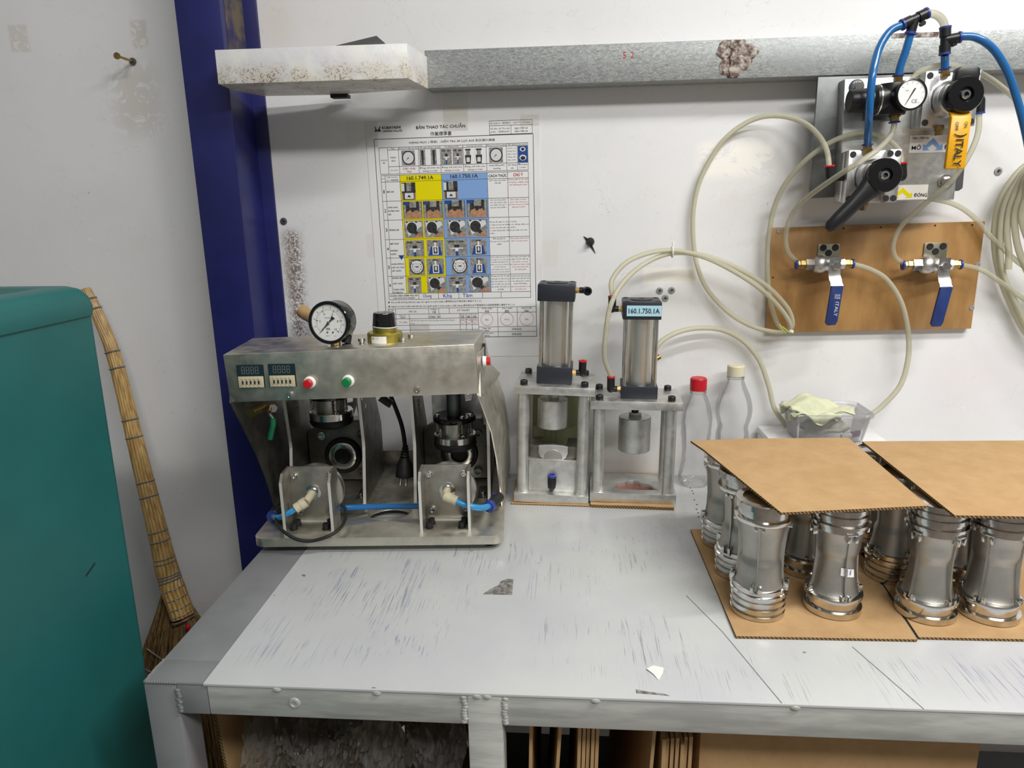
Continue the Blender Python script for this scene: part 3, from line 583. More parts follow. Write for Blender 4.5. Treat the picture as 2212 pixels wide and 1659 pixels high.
for s, j, a in (('Thừa nhận','承認',181),('Xác nhận','確認',218),('Người lập','作成',254)): T_(s,a,301.3,a+19,304.4); T_(j,a+5,306,a+13,309.7)
T_('Ngày sửa',25,312,38,314.6,'ink_grey'); T_('改定日',27,315.6,36,318.6); T_('Lí do, vị trí sửa',80,311.8,103,314.4,'ink_grey'); T_('改定理由・箇所',80,315.4,103,318.5)
T_('9.11.2024',25,324.5,39,327.5,'ink_grey'); T_('Sửa lại nội dung mục 4,5,6 do phát sinh xì khí ở khách',45.5,321.8,129,325,'ink_grey'); T_('hàng',45.5,327.4,53,330.4,'ink_grey')
for s, j, a in (('Sửa','改定',140),('X.nhận','確認',151.5),('T.nhận','承認',162.5)): T_(s,a,311.6,a+8.5,314,'ink_grey'); T_(j,a+1,315.2,a+7.5,318.6)
T_('Ngày lập',181,338.4,196,341.2); T_('制定日',184,342.4,193,345.6); T_('Ngày ban hành',178,347.8,200,350.6); T_('発行日',184,351.8,193,355); T_('27/8/2022',235,340,253,343.6); T_('29/8/2022',235,349.4,253,353)
c = MB()
for cx, cy, r in ((189.4,323.2,11.3),(226.5,323,12.2),(263.2,322.4,13),(144.2,325,4.8),(155.2,324.8,5),(166.8,324.6,4.8)):
    n = 40; p = circ(cx, cy, r, n); q = circ(cx, cy, r-0.45, n)
    for k in range(n): k2 = (k+1) % n; c.quad(mm(*p[k],PY-.0001), mm(*q[k],PY-.0001), mm(*q[k2],PY-.0001), mm(*p[k2],PY-.0001))
ob('red_stamp', c, M['ink_red'], NO)
for s, cx, w in (('Minh',189.4,6),('Phong',226.5,8),('Minh',263.2,6),('Minh',144.2,4.5),('Phong',155.2,6.5),('Minh',166.8,4.5)): T_(s,cx-w/2,322.2,cx+w/2,325,'ink_red')
for u, v in ((36,205),(12.5,321)):
    c = MB().prism([((u-5.5)/1000,-(v-2.5)/1000),((u+5.5)/1000,-(v-2.5)/1000),(u/1000,-(v+6)/1000)], (0,PY,0), (1,0,0), (0,0,1), (0,-.0001,0))
    ob('revision_mark', c, M['p_navy'], NO)
for a, b in (((125.7, -47.1), (168.7, -10.0)), ((-13.4, -29.6), (8.0, 12.9)), ((259.9, -32.3), (292.1, -13.5)), ((44.9, 328.1), (81.8, 349.3))):
    ob('tape_strip', MB().sheet(mm(a[0],b[1],-.0022), mm(b[0],b[1],-.0022), mm(b[0],a[1],-.0022), mm(a[0],a[1],-.0022), 0.0001, 6, 6, lambda u, v: 0.0004*math.sin(u*7+v*9)), M['tape'], NO)

# ------------------------------------------------------------------ workbench
BX0, BX1, BY = -0.469, 1.30, -0.648
WB = thing('workbench', 'painted white and grey steel workbench along the wall', 'workbench', (0.4, -0.324, 0))
def wb(name, a, b, m, bev=0.0012, label=None): return ob(name, MB().box(a, b), M[m], WB, bev, world=True, label=label)
wb('top_plate', (-0.3995, BY-0.001, 0.7965), (BX1, -0.001, 0.8), 'bench', 0.0006, 'white painted steel top')
wb('side_frame', (BX0, BY+0.040, 0.7610), (-0.4005, -0.001, 0.7995), 'bench_grey', 0.002, 'bare grey side tube')
wb('front_rail', (-0.431, BY, 0.7600), (-0.3965, BY+0.040, 0.7962), 'bench_grey', 0.001, 'grey end of the front rail')
wb('front_rail', (-0.3960, BY, 0.7600), (BX1, BY+0.040, 0.7960), 'bench_front', 0.0015)
wb('corner_cap', (BX0, BY, 0.7962), (-0.4005, BY+0.040, 0.7998), 'bench_grey', 0.001)
wb('leg', (BX0, BY, 0), (-0.431, BY+0.039, 0.7960), 'bench_grey', 0.002, 'grey corner leg')
wb('leg', (-0.107, BY-0.0012, 0), (-0.069, BY+0.036, 0.7962), 'bench_front', 0.002)
wb('leg', (BX0, -0.045, 0), (-0.431, -0.006, 0.7600), 'bench_grey', 0.002)
wb('leg', (1.26, BY+0.001, 0), (1.298, BY+0.038, 0.7590), 'bench_front', 0.002)
wb('lower_shelf', (BX0+0.002, BY+0.040, 0.235), (BX1, -0.05, 0.25), 'bench_grey')
for x0, n in ((-0.110, 9), (-0.0665, 9), (-0.4295, 8)):
    c = MB()
    for k in range(n): c.ball((x0+random.uniform(-.001,.001), BY-0.0008, 0.764+k*0.0037), 0.0032, 8, 0, (1.1, 0.55, 0.8))
    ob('weld_bead', c, M['bench_front' if x0 > -0.2 else 'bench_grey'], WB, world=True)
c = MB()
for k in range(14): c.ball((BX0+0.0025+random.uniform(-.001,.001), BY+0.003+k*0.0027, 0.799), 0.0022, 8)
for k in range(12): c.ball((BX0+0.004+k*0.003, BY+0.001, 0.7985), 0.002, 8)
ob('weld_bead', c, M['bench_grey'], WB, world=True)
for x in (-0.316, -0.205, -0.096, -0.085, 0.235, 0.03):
    ob('weld_tack', MB().ball((x, BY-0.0008, 0.7955), 0.0035, 8, 0, (1.5, 0.5, 0.8)), M['bench_front'], WB, world=True)
ob('screw_boss', MB().lathe([(0.007,0),(0.006,0.0018),(0.0035,0.0022),(0.0025,0.001),(0,0.001)], (-0.298,BY-0.0001,0.779), (0,-1,0), 14), M['bench_front'], WB, world=True)
ob('bare_patch', MB().prism([(-0.113,-0.449),(-0.0735,-0.449),(-0.0745,-0.408),(-0.083,-0.407),(-0.092,-0.414),(-0.094,-0.425),(-0.103,-0.434)], (0,0,0.8001), (1,0,0), (0,1,0), (0,0,0.0002)), M['chip'], WB, world=True, label='bare dark patch where paint is missing')
ob('bare_patch', MB().prism([(0.073,-0.640),(0.108,-0.6425),(0.102,-0.6395),(0.085,-0.637),(0.073,-0.634)], (0,0,0.8001), (1,0,0), (0,1,0), (0,0,0.0002)), M['chip'], WB, world=True)
for a, b in (((0.187,-0.522),(0.221,-0.648)), ((0.330,-0.545),(0.361,-0.649)), ((0.157,-0.44),(0.187,-0.522))):
    d = (Vector(b)-Vector(a)).normalized(); n = Vector((-d.y, d.x))*0.0006
    ob('score_line', MB().prism([(a[0]+n.x,a[1]+n.y),(a[0]-n.x,a[1]-n.y),(b[0]-n.x,b[1]-n.y),(b[0]+n.x,b[1]+n.y)], (0,0,0.80005), (1,0,0), (0,1,0), (0,0,0.0002)), M['ink_grey'], WB, world=True)
for x, y in ((.225,-.037),(.224,-.064),(.225,-.078),(.225,-.09),(.222,-.119),(.223,-.139),(.219,-.159),(.219,-.174),(.217,-.19)):
    ob('marker_dot', MB().lathe([(0.0018,0),(0.0016,0.0002),(0,0.0002)], (x,y,0.80005), (0,0,1), 8), M['ink'], WB, world=True)
c = MB().prism([(-0.010,0.006),(-0.002,0.011),(0.009,0.007),(0.007,-0.001),(0.001,-0.012),(-0.003,-0.003)], (0.098,-0.606,0.8012), (1,0,0.05), (0,1,0.1), (0,0,0.0006))
tag(ob('paper_scrap', c, M['white']), 'tiny torn scrap of white paper near the bench front edge', 'paper scrap')

# ------------------------------------------------------------------ under the bench
def board(name, x, y0, y1, z0, z1, lean, label, group, th=0.004):
    t = MB().hexa([(x,y0,z0),(x+th,y0,z0),(x+th,y1,z0),(x,y1,z0),(x+lean,y0,z1),(x+lean+th,y0,z1),(x+lean+th,y1,z1),(x+lean,y1,z1)])
    return tag(ob(name, t, [M['kraft']]), label, 'cardboard', group)
U = 'cardboard sheets standing under the bench'
board('cardboard_sheet', -0.0555, -0.585, -0.12, 0.251, 0.74, 0.012, 'leftmost thin cardboard sheet standing under the bench', U)
board('cardboard_sheet', -0.038, -0.585, -0.12, 0.251, 0.74, 0.030, 'leaning cardboard sheet second from the left under the bench', U)
ORD = ('leftmost', 'second from left', 'third from left', 'fourth from left', 'fifth from left', 'sixth from left', 'rightmost')
for k in range(5): board('cardboard_sheet', 0.0035+k*0.0052, -0.586+0.002*(k % 3), -0.12, 0.251, 0.735-0.004*(k % 2), 0.010, (ORD[k] if k < 4 else 'rightmost')+' sheet of the left packed bunch of cardboard', 'left packed bunch of cardboard')
board('cardboard_sheet', 0.078, -0.58, -0.12, 0.251, 0.742, 0.024, 'single slanted cardboard sheet between the two packed bunches', U)
for k in range(7): board('cardboard_sheet', 0.1065+k*0.0053, -0.588+0.003*((k*3) % 4), -0.12, 0.251, 0.700-0.003*((k*2) % 3), 0.004, ORD[k]+' sheet of the cardboard bunch packed beside the large carton', 'right packed bunch of cardboard')
def carton(name, label, x0, x1, y0, y1, z0, z1, th=0.004, flaps=()):
    t = thing(name, label, 'carton', ((x0+x1)/2, (y0+y1)/2, z0))
    for nm, a, b in (('front_wall',(x0,y0,z0),(x1,y0+th,z1)),('back_wall',(x0,y1-th,z0),(x1,y1,z1)),('side_wall',(x0,y0+th,z0),(x0+th,y1-th,z1)),('side_wall',(x1-th,y0+th,z0),(x1,y1-th,z1)),('bottom',(x0+th,y0+th,z0),(x1-th,y1-th,z0+th))):
        ob(nm, MB().box(a, b), M['kraft'], t, 0.001, world=True)
    for q in flaps: ob('flap', MB().sheet(*q, th, 8, 4, lambda a, b: 0.004*math.sin(a*5), 0, 1), [M['kraft'], M['kraft_edge']], t, world=True)
    return t
carton('large_carton', 'large closed brown carton filling the right side under the bench', 0.158, 0.476, -0.565, -0.12, 0.251, 0.742)
carton('open_carton', 'open brown carton holding bubble wrap under the bench', -0.452, -0.118, -0.56, -0.12, 0.251, 0.555, flaps=[((-0.40,-0.560,0.556),(-0.13,-0.560,0.556),(-0.16,-0.635,0.575),(-0.38,-0.628,0.572)), ((-0.452,-0.14,0.556),(-0.452,-0.54,0.556),(-0.474,-0.52,0.70),(-0.474,-0.16,0.70))])
bw = MB(); NU, NV = 110, 84; vs = []
def hump(a, b): return 0.045*math.sin(min(1, a*1.5)*PI/2)+0.016*math.sin(a*13+b*5)+0.012*math.sin(b*17-a*7)+0.006*math.sin(a*41)*math.sin(b*37)
for j in range(NV+1):
    for i in range(NU+1):
        a, b = i/NU, j/NV; x = -0.432+a*0.300
        if b < .28: y = -0.534+0.010*math.sin(a*23+b*20); z = 0.50+(b/.28)*(0.108+hump(a, 0))
        else: q = (b-.28)/.72; y = -0.534+q*0.376+0.012*math.sin(a*23+5.6)*(1-q); z = 0.608+hump(a, q)
        vs.append((x+0.006*math.sin(b*30)+random.uniform(-.0015,.0015), y+random.uniform(-.0055,.0055), z+random.uniform(-.0045,.0045)))
bw.add(vs, [((NU+1)*j+i, (NU+1)*j+i+1, (NU+1)*(j+1)+i+1, (NU+1)*(j+1)+i) for j in range(NV) for i in range(NU)])
o = ob('bubble_wrap', bw, M['bubble'], sharp=22); tag(o, 'crumpled clear bubble wrap heaped in the open carton', 'bubble wrap')
c = MB().sheet((-0.80,-0.12,0.001),(-0.55,-0.12,0.001),(-0.55,-0.03,0.42),(-0.80,-0.03,0.42), 0.004, 6, 6, lambda a, b: 0.01*math.sin(a*3), 0, 1)
tag(ob('floor_cardboard', c, [M['kraft'], M['kraft_edge']]), 'brown cardboard leaning on the wall behind the teal bin', 'cardboard')

# ------------------------------------------------------------------ teal bin
t = thing('waste_bin', 'tall teal plastic bin with rounded lid at the left of the bench', 'bin', (-0.85, -0.80, 0))
def loop(x0, y0, x1, y1, r, z): return [(p[0], p[1], z) for p in rrect(x0, y0, x1, y1, r, 5)]
def loft(loops, mb=None, cap=True):
    mb = mb or MB(); n = len(loops[0]); b = [v for l in loops for v in l]
    fs = [(i*n+k, i*n+(k+1) % n, (i+1)*n+(k+1) % n, (i+1)*n+k) for i in range(len(loops)-1) for k in range(n)]
    if cap: fs += [tuple(range(n))[::-1], tuple((len(loops)-1)*n+k for k in range(n))]
    return mb.add(b, fs)
ob('bin_body', loft([loop(-1.146,-1.096,-0.555,-0.518,0.012,0.0), loop(-1.15,-1.10,-0.5505,-0.5135,0.012,1.19)]), M['teal'], t, world=True)
ob('lid', loft([loop(-1.153,-1.103,-0.548,-0.511,0.016,1.190), loop(-1.155,-1.105,-0.5465,-0.509,0.018,1.2), loop(-1.154,-1.104,-0.548,-0.511,0.020,1.212), loop(-1.148,-1.098,-0.553,-0.516,0.022,1.2205), loop(-1.140,-1.09,-0.560,-0.523,0.022,1.224), loop(-1.12,-1.07,-0.583,-0.545,0.02,1.224), loop(-1.11,-1.06,-0.595,-0.557,0.02,1.219)]), M['teal'], t, world=True)
ob('slot', MB().hexa([(-0.5530,-0.600,0.898),(-0.5515,-0.600,0.898),(-0.5515,-0.582,0.905),(-0.5530,-0.582,0.905),(-0.5530,-0.600,0.901),(-0.5515,-0.600,0.901),(-0.5515,-0.582,0.908),(-0.5530,-0.582,0.908)]), M['ink'], t, world=True)

# ------------------------------------------------------------------ broom
t = thing('broom', 'straw broom with wire-bound cane handle leaning against the left wall', 'broom', (-0.80, -0.12, 0.0))
axis = [Vector((-0.8976, -0.035, 1.1703)), Vector((-0.8564, -0.045, 1.0525)), Vector((-0.8187, -0.07, 0.8541)), Vector((-0.7853, -0.095, 0.6932)), Vector((-0.7711, -0.105, 0.6201)), Vector((-0.7422, -0.12, 0.5296))]
PA = smooth_path(axis, 10)
def hr(s): return 0.0068+0.0105*min(1, s*1.2)
for k in range(15):
    ang = 2*PI*k/15; ring = 1.0; pts = []
    if k >= 10: ang = 2*PI*k/5+.3; ring = 0.5
    m = len(PA)
    for i in range(0, m, 3):
        s = i/(m-1); p = PA[i]; d = (PA[min(m-1,i+1)]-PA[max(0,i-1)]).normalized(); u, w, _ = frame(d)
        pts.append(p+(u*math.cos(ang+s*.5)+w*math.sin(ang+s*.5))*hr(s)*ring)
    ob('cane', MB().tube(pts, lambda s: 0.0026+0.0022*min(1, s*1.2), 7, 3), M['straw'], t, world=True)
for s in (0.05,0.085,0.20,0.235,0.33,0.362,0.455,0.487,0.575,0.605,0.685,0.713,0.79,0.803,0.816,0.85,0.885,0.92,0.95,0.975):
    i = s*(len(PA)-1); a = int(i); p = PA[a].lerp(PA[min(len(PA)-1,a+1)], i-a); d = (PA[min(len(PA)-1,a+1)]-PA[max(0,a-1)]).normalized(); u, w, _ = frame(d); r = hr(s)+0.0035
    ob('binding', MB().tube([p+(u*math.cos(2*PI*q/16)+w*math.sin(2*PI*q/16))*r for q in range(16)], 0.0017, 6, 1, True, smooth=False), M['wire'], t, world=True)
bp = Vector((-0.78, -0.1, 0.6102)); bq = Vector((-0.7253, -0.12, 0.5301)); br_ = MB()
for k in range(420):
    q = random.random(); a = bp.lerp(bq, q); spread = (1-q)*0.20+q*-0.03
    e = Vector((a.x-spread*random.uniform(.35,1.05)*1.1+random.uniform(-.02,.03), a.y+random.uniform(-.05,.0), 0.06+random.uniform(0,.05)))
    m = a.lerp(e, .5)+Vector((random.uniform(-.01,.01), random.uniform(-.01,.01), 0.01))
    br_.tube([a+Vector((0,random.uniform(-.012,.012),0)), m, e], 0.0016, 4, 4)
o = ob('bristles', br_, M['bristle'], t, world=True); o['kind'] = 'stuff'
core = MB().add([bp+Vector((0.0,0.006,0.01)), bq+Vector((0.01,0.006,0.0)), (bq.x+.0,-0.10,0.06), (bp.x-0.21,-0.12,0.06), (bp.x-.13,-.11,.3), bp+Vector((0.0,0.014,0.01)), bq+Vector((0.01,0.014,0.0)), (bq.x,-0.088,0.06), (bp.x-0.21,-0.108,0.06), (bp.x-.13,-.098,.3)], [(0,1,2,3,4),(9,8,7,6,5),(0,5,6,1),(1,6,7,2),(2,7,8,3),(3,8,9,4),(4,9,5,0)])
ob('bristle_core', core, M['bristle'], t, world=True)
for f, g in ((0.33, 0.0), (0.43, 0.02)):
    pts = [bp.lerp(bq, q)+Vector((-(1-q)*0.20*f*0.75, -0.022, -f*0.42+0.02*q)) for q in (0,.15,.3,.45,.6,.75,.9)]
    ob('stitch', MB().tube(pts, 0.0015, 5, 4), M['chrome'], t, world=True)
for k in range(6):
    p = bp.lerp(bq, k/5)+Vector((-0.004, -0.014, -0.002)); ob('red_cord', MB().ball(p, 0.0055, 8, 0, (1,.6,1.3)), M['cap_red'], t, world=True)

# ------------------------------------------------------------------ two-station pressure test machine (local x along its front, y towards the wall)
MA = thing('pressure_test_machine', 'stainless steel two-station pressure test machine with gauge and timers', 'machine', (-0.4736, -0.3356, 0.8), (0, 0, 0.06615))
def mp(name, mb, m, bev=0, parent=None, **k): return ob(name, mb, M[m] if isinstance(m, str) else m, parent or MA, bev, **k)
mp('base_plate', fill_holes(rrect(0, -0.016, 0.378, 0.30, 0.016), [circ(0.190, 0.080, 0.036, 32)], 0.012, 0.026), 'steel', 0.0008)
for x, y in ((0.355,0.012),(0.06,0.05),(0.06,0.27),(0.34,0.27)): mp('foot', MB().lathe([(0.0085,0),(0.0105,0.004),(0.0105,0.0118)], (x,y,0.0), (0,0,1), 20), 'rubber')
mp('rear_upstand', MB().box((0.02,0.294,0.0265),(0.36,0.297,0.055)), 'steel_dark')
# splayed side panels
def panel(x0, s, th):
    pr = [(-0.004,0.2345),(0.008,0.215),(0.024,0.190),(0.042,0.160),(0.060,0.128),(0.077,0.090),(0.088,0.056),(0.095,0.0262),(0.285,0.0262),(0.285,0.10),(0.262,0.19),(0.225,0.25),(0.17,0.295),(0.02,0.295)]
    c = MB(); n = len(pr); a = [(x0+s*(z-0.026), y, z) for y, z in pr]; b = [(x+th, y, z) for x, y, z in a]
    return c.add(a+b, [tuple(range(n)), tuple(range(n,2*n))[::-1]]+[((i+1) % n, i, n+i, n+(i+1) % n) for i in range(n)])
mp('side_panel', panel(-0.004, -0.055, 0.002), 'steel_dark')
lev = [(.0262,.095,.374,.285,.385),(.06,.088,.372,.285,.385),(.12,.065,.368,.285,.382),(.167,.05,.362,.28,.376),(.205,.03,.353,.27,.364),(.24,.0,.346,.25,.352),(.295,.02,.3445,.17,.349)]
vs = []; NC = 6
for th in (0, -.002):
    for z, yf, xf, yr, xr in lev:
        for k in range(NC+1): a = k/NC; vs.append((xf+(xr-xf)*a+.006*math.sin(a*PI)*(z > .1)+th, yf+(yr-yf)*a, z))
W_ = NC+1; H_ = len(lev); o_ = W_*H_; fs = []
for j in range(H_-1):
    for i in range(NC): q = (j*W_+i, j*W_+i+1, (j+1)*W_+i+1, (j+1)*W_+i); fs += [q, tuple(o_+k for k in q[::-1])]
rim = list(range(W_))+[j*W_+NC for j in range(1,H_)]+[(H_-1)*W_+i for i in range(NC-1,-1,-1)]+[j*W_ for j in range(H_-2,0,-1)]
fs += [(rim[(k+1) % len(rim)], rim[k], o_+rim[k], o_+rim[(k+1) % len(rim)]) for k in range(len(rim))]
mp('side_panel', MB().add(vs, fs), 'steel')
# control box: folded sheet, open below
TL, TR, BR, BL = (-0.0185,0,0.3053), (0.3420,0,0.3154), (0.3460,0,0.2423), (-0.0154,0,0.2344)
tbl, tbr = (-0.0256,0.1367,0.3053), (0.3497,0.1232,0.3154)
inn = lambda p, dx, dy: (p[0]+dx, p[1]+dy, p[2])
c = MB().add([BL, BR, TR, TL, tbl, tbr, (tbl[0],tbl[1],0.236), (tbr[0],tbr[1],0.243), inn(BL,.002,.002), inn(BR,-.002,.002), (TR[0]-.002,.002,TR[2]-.002), (TL[0]+.002,.002,TL[2]-.002), (tbl[0]+.002,tbl[1]-.002,tbl[2]-.002), (tbr[0]-.002,tbr[1]-.002,tbr[2]-.002), (tbl[0]+.002,tbl[1]-.002,0.236), (tbr[0]-.002,tbr[1]-.002,0.243)],
    [(0,1,2,3),(3,2,5,4),(1,7,5,2),(6,0,3,4),(7,6,4,5),(11,10,9,8),(12,13,10,11),(10,13,15,9),(12,11,8,14),(13,12,14,15),(1,0,8,9),(7,1,9,15),(6,7,15,14),(0,6,14,8)])
mp('control_box', c, 'steel', 0.003, sharp=50)
mp('box_screw', MB().lathe([(0.0050,0),(0.0048,0.0022),(0.0025,0.0024),(0.0022,0.001),(0,0.001)], (0.072,-0.0002,0.2435), (0,-1,0), 16), 'chrome'); mp('box_screw', MB().lathe([(0.0050,0),(0.0048,0.0022),(0.0025,0.0024),(0.0022,0.001),(0,0.001)], (0.2574,-0.0002,0.2492), (0,-1,0), 16), 'chrome')
def timer(x, z):
    t = mp('timer', MB().box((x-0.0195,-0.0006,z-0.0168),(x+0.0195,0.012,z+0.0168)), 'black')
    ob('display', MB().box((x-0.0188,-0.0010,z+0.0005),(x+0.0188,-0.0006,z+0.0165)), M['lcd'], t)
    ob('keypad', MB().box((x-0.0182,-0.0026,z-0.0166),(x+0.0182,-0.0006,z+0.0000)), M['beige'], t, 0.0006)
    ob('wheel_window', MB().box((x-0.0150,-0.0030,z-0.0120),(x+0.0150,-0.0026,z-0.0055)), M['cream'], t)
    for k in range(4):
        a = x-0.0125+k*0.0066; segs = MB()
        for u0, v0, u1, v1 in ((0,0,4.6,.7),(0,5,4.6,5.7),(0,10,4.6,10.7),(0,0,.7,5.2),(3.9,0,4.6,5.2),(0,5.2,.7,10.7),(3.9,5.2,4.6,10.7)): segs.box((a+u0/1000,-0.0013,z+0.0035+v0/1000),(a+u1/1000,-0.0010,z+0.0035+v1/1000))
        ob('digit', segs, M['seg'], t)
    for k in range(5):
        a = x-0.0118+k*0.0058; ob('thumb_wheel', MB().box((a-0.0011,-0.0035,z-0.0112),(a+0.0013,-0.0030,z-0.0063)), M['p_dark'], t)
        ob('step_key', MB().box((a-0.0016,-0.0034,z-0.0157),(a+0.0016,-0.0026,z-0.0135)), M['cream'], t, 0.0004); ob('step_key', MB().box((a-0.0016,-0.0034,z-0.0046),(a+0.0016,-0.0026,z-0.0026)), M['cream'], t, 0.0004)
timer(0.0185, 0.2733); timer(0.0640, 0.2740)
def button(p, ax, col, k=1.0):
    t = mp('push_button', MB().lathe([(0.0090*k,0.0003),(0.0090*k,0.002*k),(0.0082*k,0.0055*k),(0.0076*k,0.0062*k)], p, ax, 24), 'white')
    ob('button_cap', MB().lathe([(0.0066*k,0.005*k),(0.0066*k,0.0115*k),(0.0058*k,0.0125*k),(0,0.0127*k)], p, ax, 24), M[col], t); return t
button((0.1035,-0.0003,0.2632), (-.1,-1,-.05), 'red'); button((0.1592,-0.0003,0.2645), (-.1,-1,-.05), 'green')
# folded flap on the right end with a red button
fv = [(.3475,.03,.272),(.3525,.12,.268),(.3745,.130,.242),(.368,.112,.2345),(.3490,.006,.2365)]
fl = mp('side_flap', MB().add(fv+[(x-.0016,y,z) for x, y, z in fv], [(0,4,3,2,1),(5,6,7,8,9)]+[(i,(i+1) % 5,5+(i+1) % 5,5+i) for i in range(5)]), 'steel')
b = button((0.3245,0.052,0.2790), (1,-.05,.02), 'red', 0.9); b['label'] = 'red button on the right end'
b.location = (0.0, 0, 0)
for v in b.data.vertices: v.co += Vector((0.0262,0,0))
for ch in b.children:
    for v in ch.data.vertices: v.co += Vector((0.0262,0,0))
mp('box_screw', MB().lathe([(0.0055,0),(0.005,0.003),(0.0025,0.0032),(0.0022,0.001),(0,0.001)], (0.3275,0.035,0.2360), (1,0,0), 16), 'chrome'); mp('socket', MB().cyl((0.345,0.092,0.287),(0.353,0.092,0.287),0.012), 'rubber')
# pressure gauge on a brass stem
G = Vector((0.1335, 0.022, 0.3465)); ga = Vector((-0.16,-1,0.02)).normalized(); gu, gw, _ = frame(ga); gu = -gu if gu.x < 0 else gu
gw = Vector((0,0,1)); gu = gw.cross(-ga).normalized()*-1; gu = gu if gu.x > 0 else -gu; gw = ga.cross(gu); gw = gw if gw.z > 0 else -gw
t = mp('pressure_gauge', MB().lathe([(0.0285,-0.027),(0.0295,-0.025),(0.0295,0.0),(0.0312,0.002),(0.0312,0.006),(0.0298,0.0072),(0.0268,0.0072),(0.0262,0.0045)], G, ga, 48), 'gloss_black')
ob('dial', MB().lathe([(0.0264,0.0044),(0.0264,0.0048),(0,0.0048)], G, ga, 40), M['white'], t)
GP = lambda r, a, d=0.0050: G+ga*d+(gu*math.cos(a)+gw*math.sin(a))*r
def gm(name, a, r0, r1, w, m):
    d = (gu*-math.sin(a)+gw*math.cos(a))*w; ob(name, MB().add([GP(r0,a)-d, GP(r1,a)-d, GP(r1,a)+d, GP(r0,a)+d, GP(r0,a,.0051)-d, GP(r1,a,.0051)-d, GP(r1,a,.0051)+d, GP(r0,a,.0051)+d], [(4,5,6,7),(0,3,2,1),(0,1,5,4),(1,2,6,5),(2,3,7,6),(3,0,4,7)]), M[m], t)
fine = MB()
for k in range(51):
    a = math.radians(225-270*k/50)
    if k % 10 == 0: gm('scale_mark', a, 0.0165, 0.0200, 0.0004, 'ink')
    else:
        d = (gu*-math.sin(a)+gw*math.cos(a))*0.00018; fine.add([GP(.0178,a)-d, GP(.0200,a)-d, GP(.0200,a)+d, GP(.0178,a)+d], [(0,1,2,3)])
o = ob('fine_scale', fine, M['ink_grey'], t); o['kind'] = 'stuff'
for k in range(1, 10): a = math.radians(225-270*k/9.3); gm('red_mark', a, 0.0208, 0.0236, 0.0003, 'ink_red')
for i, (s, w) in enumerate((('0',.0016),('2',.0018),('4',.0019),('6',.0019),('8',.0019),('10',.0036))):
    a = math.radians(225-270*i/5); p = GP(0.0137 if i else .0145, a); text(t, 'dial_text', s, p-gu*w/2-gw*.0016, gu, gw, w, .0032, M['ink'])
text(t, 'dial_text', 'PRESSURE', GP(0,0)+gu*-.006+gw*.0062, gu, gw, .012, .0016, M['ink_grey']); text(t, 'dial_text', 'KK', GP(0,0)+gu*-.0042+gw*-.0105, gu, gw, .006, .003, M['ink'], .02); text(t, 'dial_text', 'kgf/cm²', GP(0,0)+gu*-.006+gw*-.0200, gu, gw, .007, .0018, M['ink_grey']); text(t, 'dial_text', 'psi', GP(0,0)+gu*.007+gw*-.0200, gu, gw, .003, .0018, M['ink_grey'])
a = math.radians(226); d = gu*-math.sin(a)+gw*math.cos(a); e = gu*math.cos(a)+gw*math.sin(a); g0 = G+ga*.0068
ob('needle', MB().add([g0+e*.0235, g0-d*.001, g0-e*.006-d*.0008, g0-e*.011-d*.0032, g0-e*.0115+d*.0032, g0-e*.006+d*.0008, g0+d*.001]+[x-ga*.0004 for x in (g0+e*.0235, g0-d*.001, g0-e*.006-d*.0008, g0-e*.011-d*.0032, g0-e*.0115+d*.0032, g0-e*.006+d*.0008, g0+d*.001)], [(0,1,6),(1,2,5,6),(2,3,4,5),(7,13,8),(8,13,12,9),(9,12,11,10)]+[(i,7+i,7+(i+1) % 7,(i+1) % 7) for i in range(7)]), M['ink'], t)
ob('needle_hub', MB().lathe([(0.0022,.006),(0.0022,.0080),(0,.0084)], G, ga, 16), M['chrome'], t)
for s in (-1, 1): ob('dial_screw', MB().lathe([(0.0013,.005),(0.0012,.0055),(0,.0056)], G+gu*(.0042*s+.001)-gw*.0140, ga, 10), M['dark_steel'], t)
sp = G-ga*0.012; ob('stem', MB().lathe([(0.0075,0),(0.0075,0.010),(0.005,0.010),(0.005,0.016)], (sp.x,sp.y,0.3092), (0,0,1), 6), M['brass'], t)
ob('washer', MB().lathe([(0.0125,0),(0.0120,0.0014),(0.008,0.0016)], (sp.x,sp.y,0.3088), (0,0,1), 24), M['chrome'], t)
ob('rear_boss', MB().cyl((sp.x+.012,sp.y+.015,0.311),(sp.x+.014,sp.y+.018,0.323),0.007), M['rubber'], t)
# gold regulator with a black knob
RX, RY, RZ = 0.2040, 0.060, 0.3110
t = mp('air_regulator', MB().lathe([(0.0262,0),(0.0262,0.0125),(0.0245,0.0145),(0.0175,0.0150),(0.0175,0.0225)], (RX,RY,RZ), (0,0,1), 40), 'gold')
kb = MB(); n = 40
pr = [(0.0178,0.0225),(0.0172,0.026),(0.0160,0.0415),(0.0148,0.0432),(0,0.0436)]
kb.lathe(pr, (RX-.0005,RY,RZ), (0.02,0,1), n)
for i in range(n*1, n*3):
    if (i % n) % 2 == 0: v = kb.v[i]; cx = Vector((RX,RY,v.z)); kb.v[i] = cx+(v-cx)*0.965
ob('knob', kb, M['gloss_black'], t); ob('seal_ring', MB().lathe([(0.0183,0),(0.0183,0.0012)], (RX,RY,RZ+.0220), (0.06,0,1), 30), M['white'], t)
lb = MB(); a0, a1 = math.radians(-128), math.radians(-75)
for k in range(9):
    a, b_ = a0+(a1-a0)*k/8, a0+(a1-a0)*(k+1)/8
    if k < 8: lb.add([(RX+.0264*math.cos(x), RY+.0264*math.sin(x), RZ+z) for x, z in ((a,.0005),(b_,.0005),(b_,.0110),(a,.0110))], [(0,1,2,3)])
ob('maker_label', lb, M['label'], t)
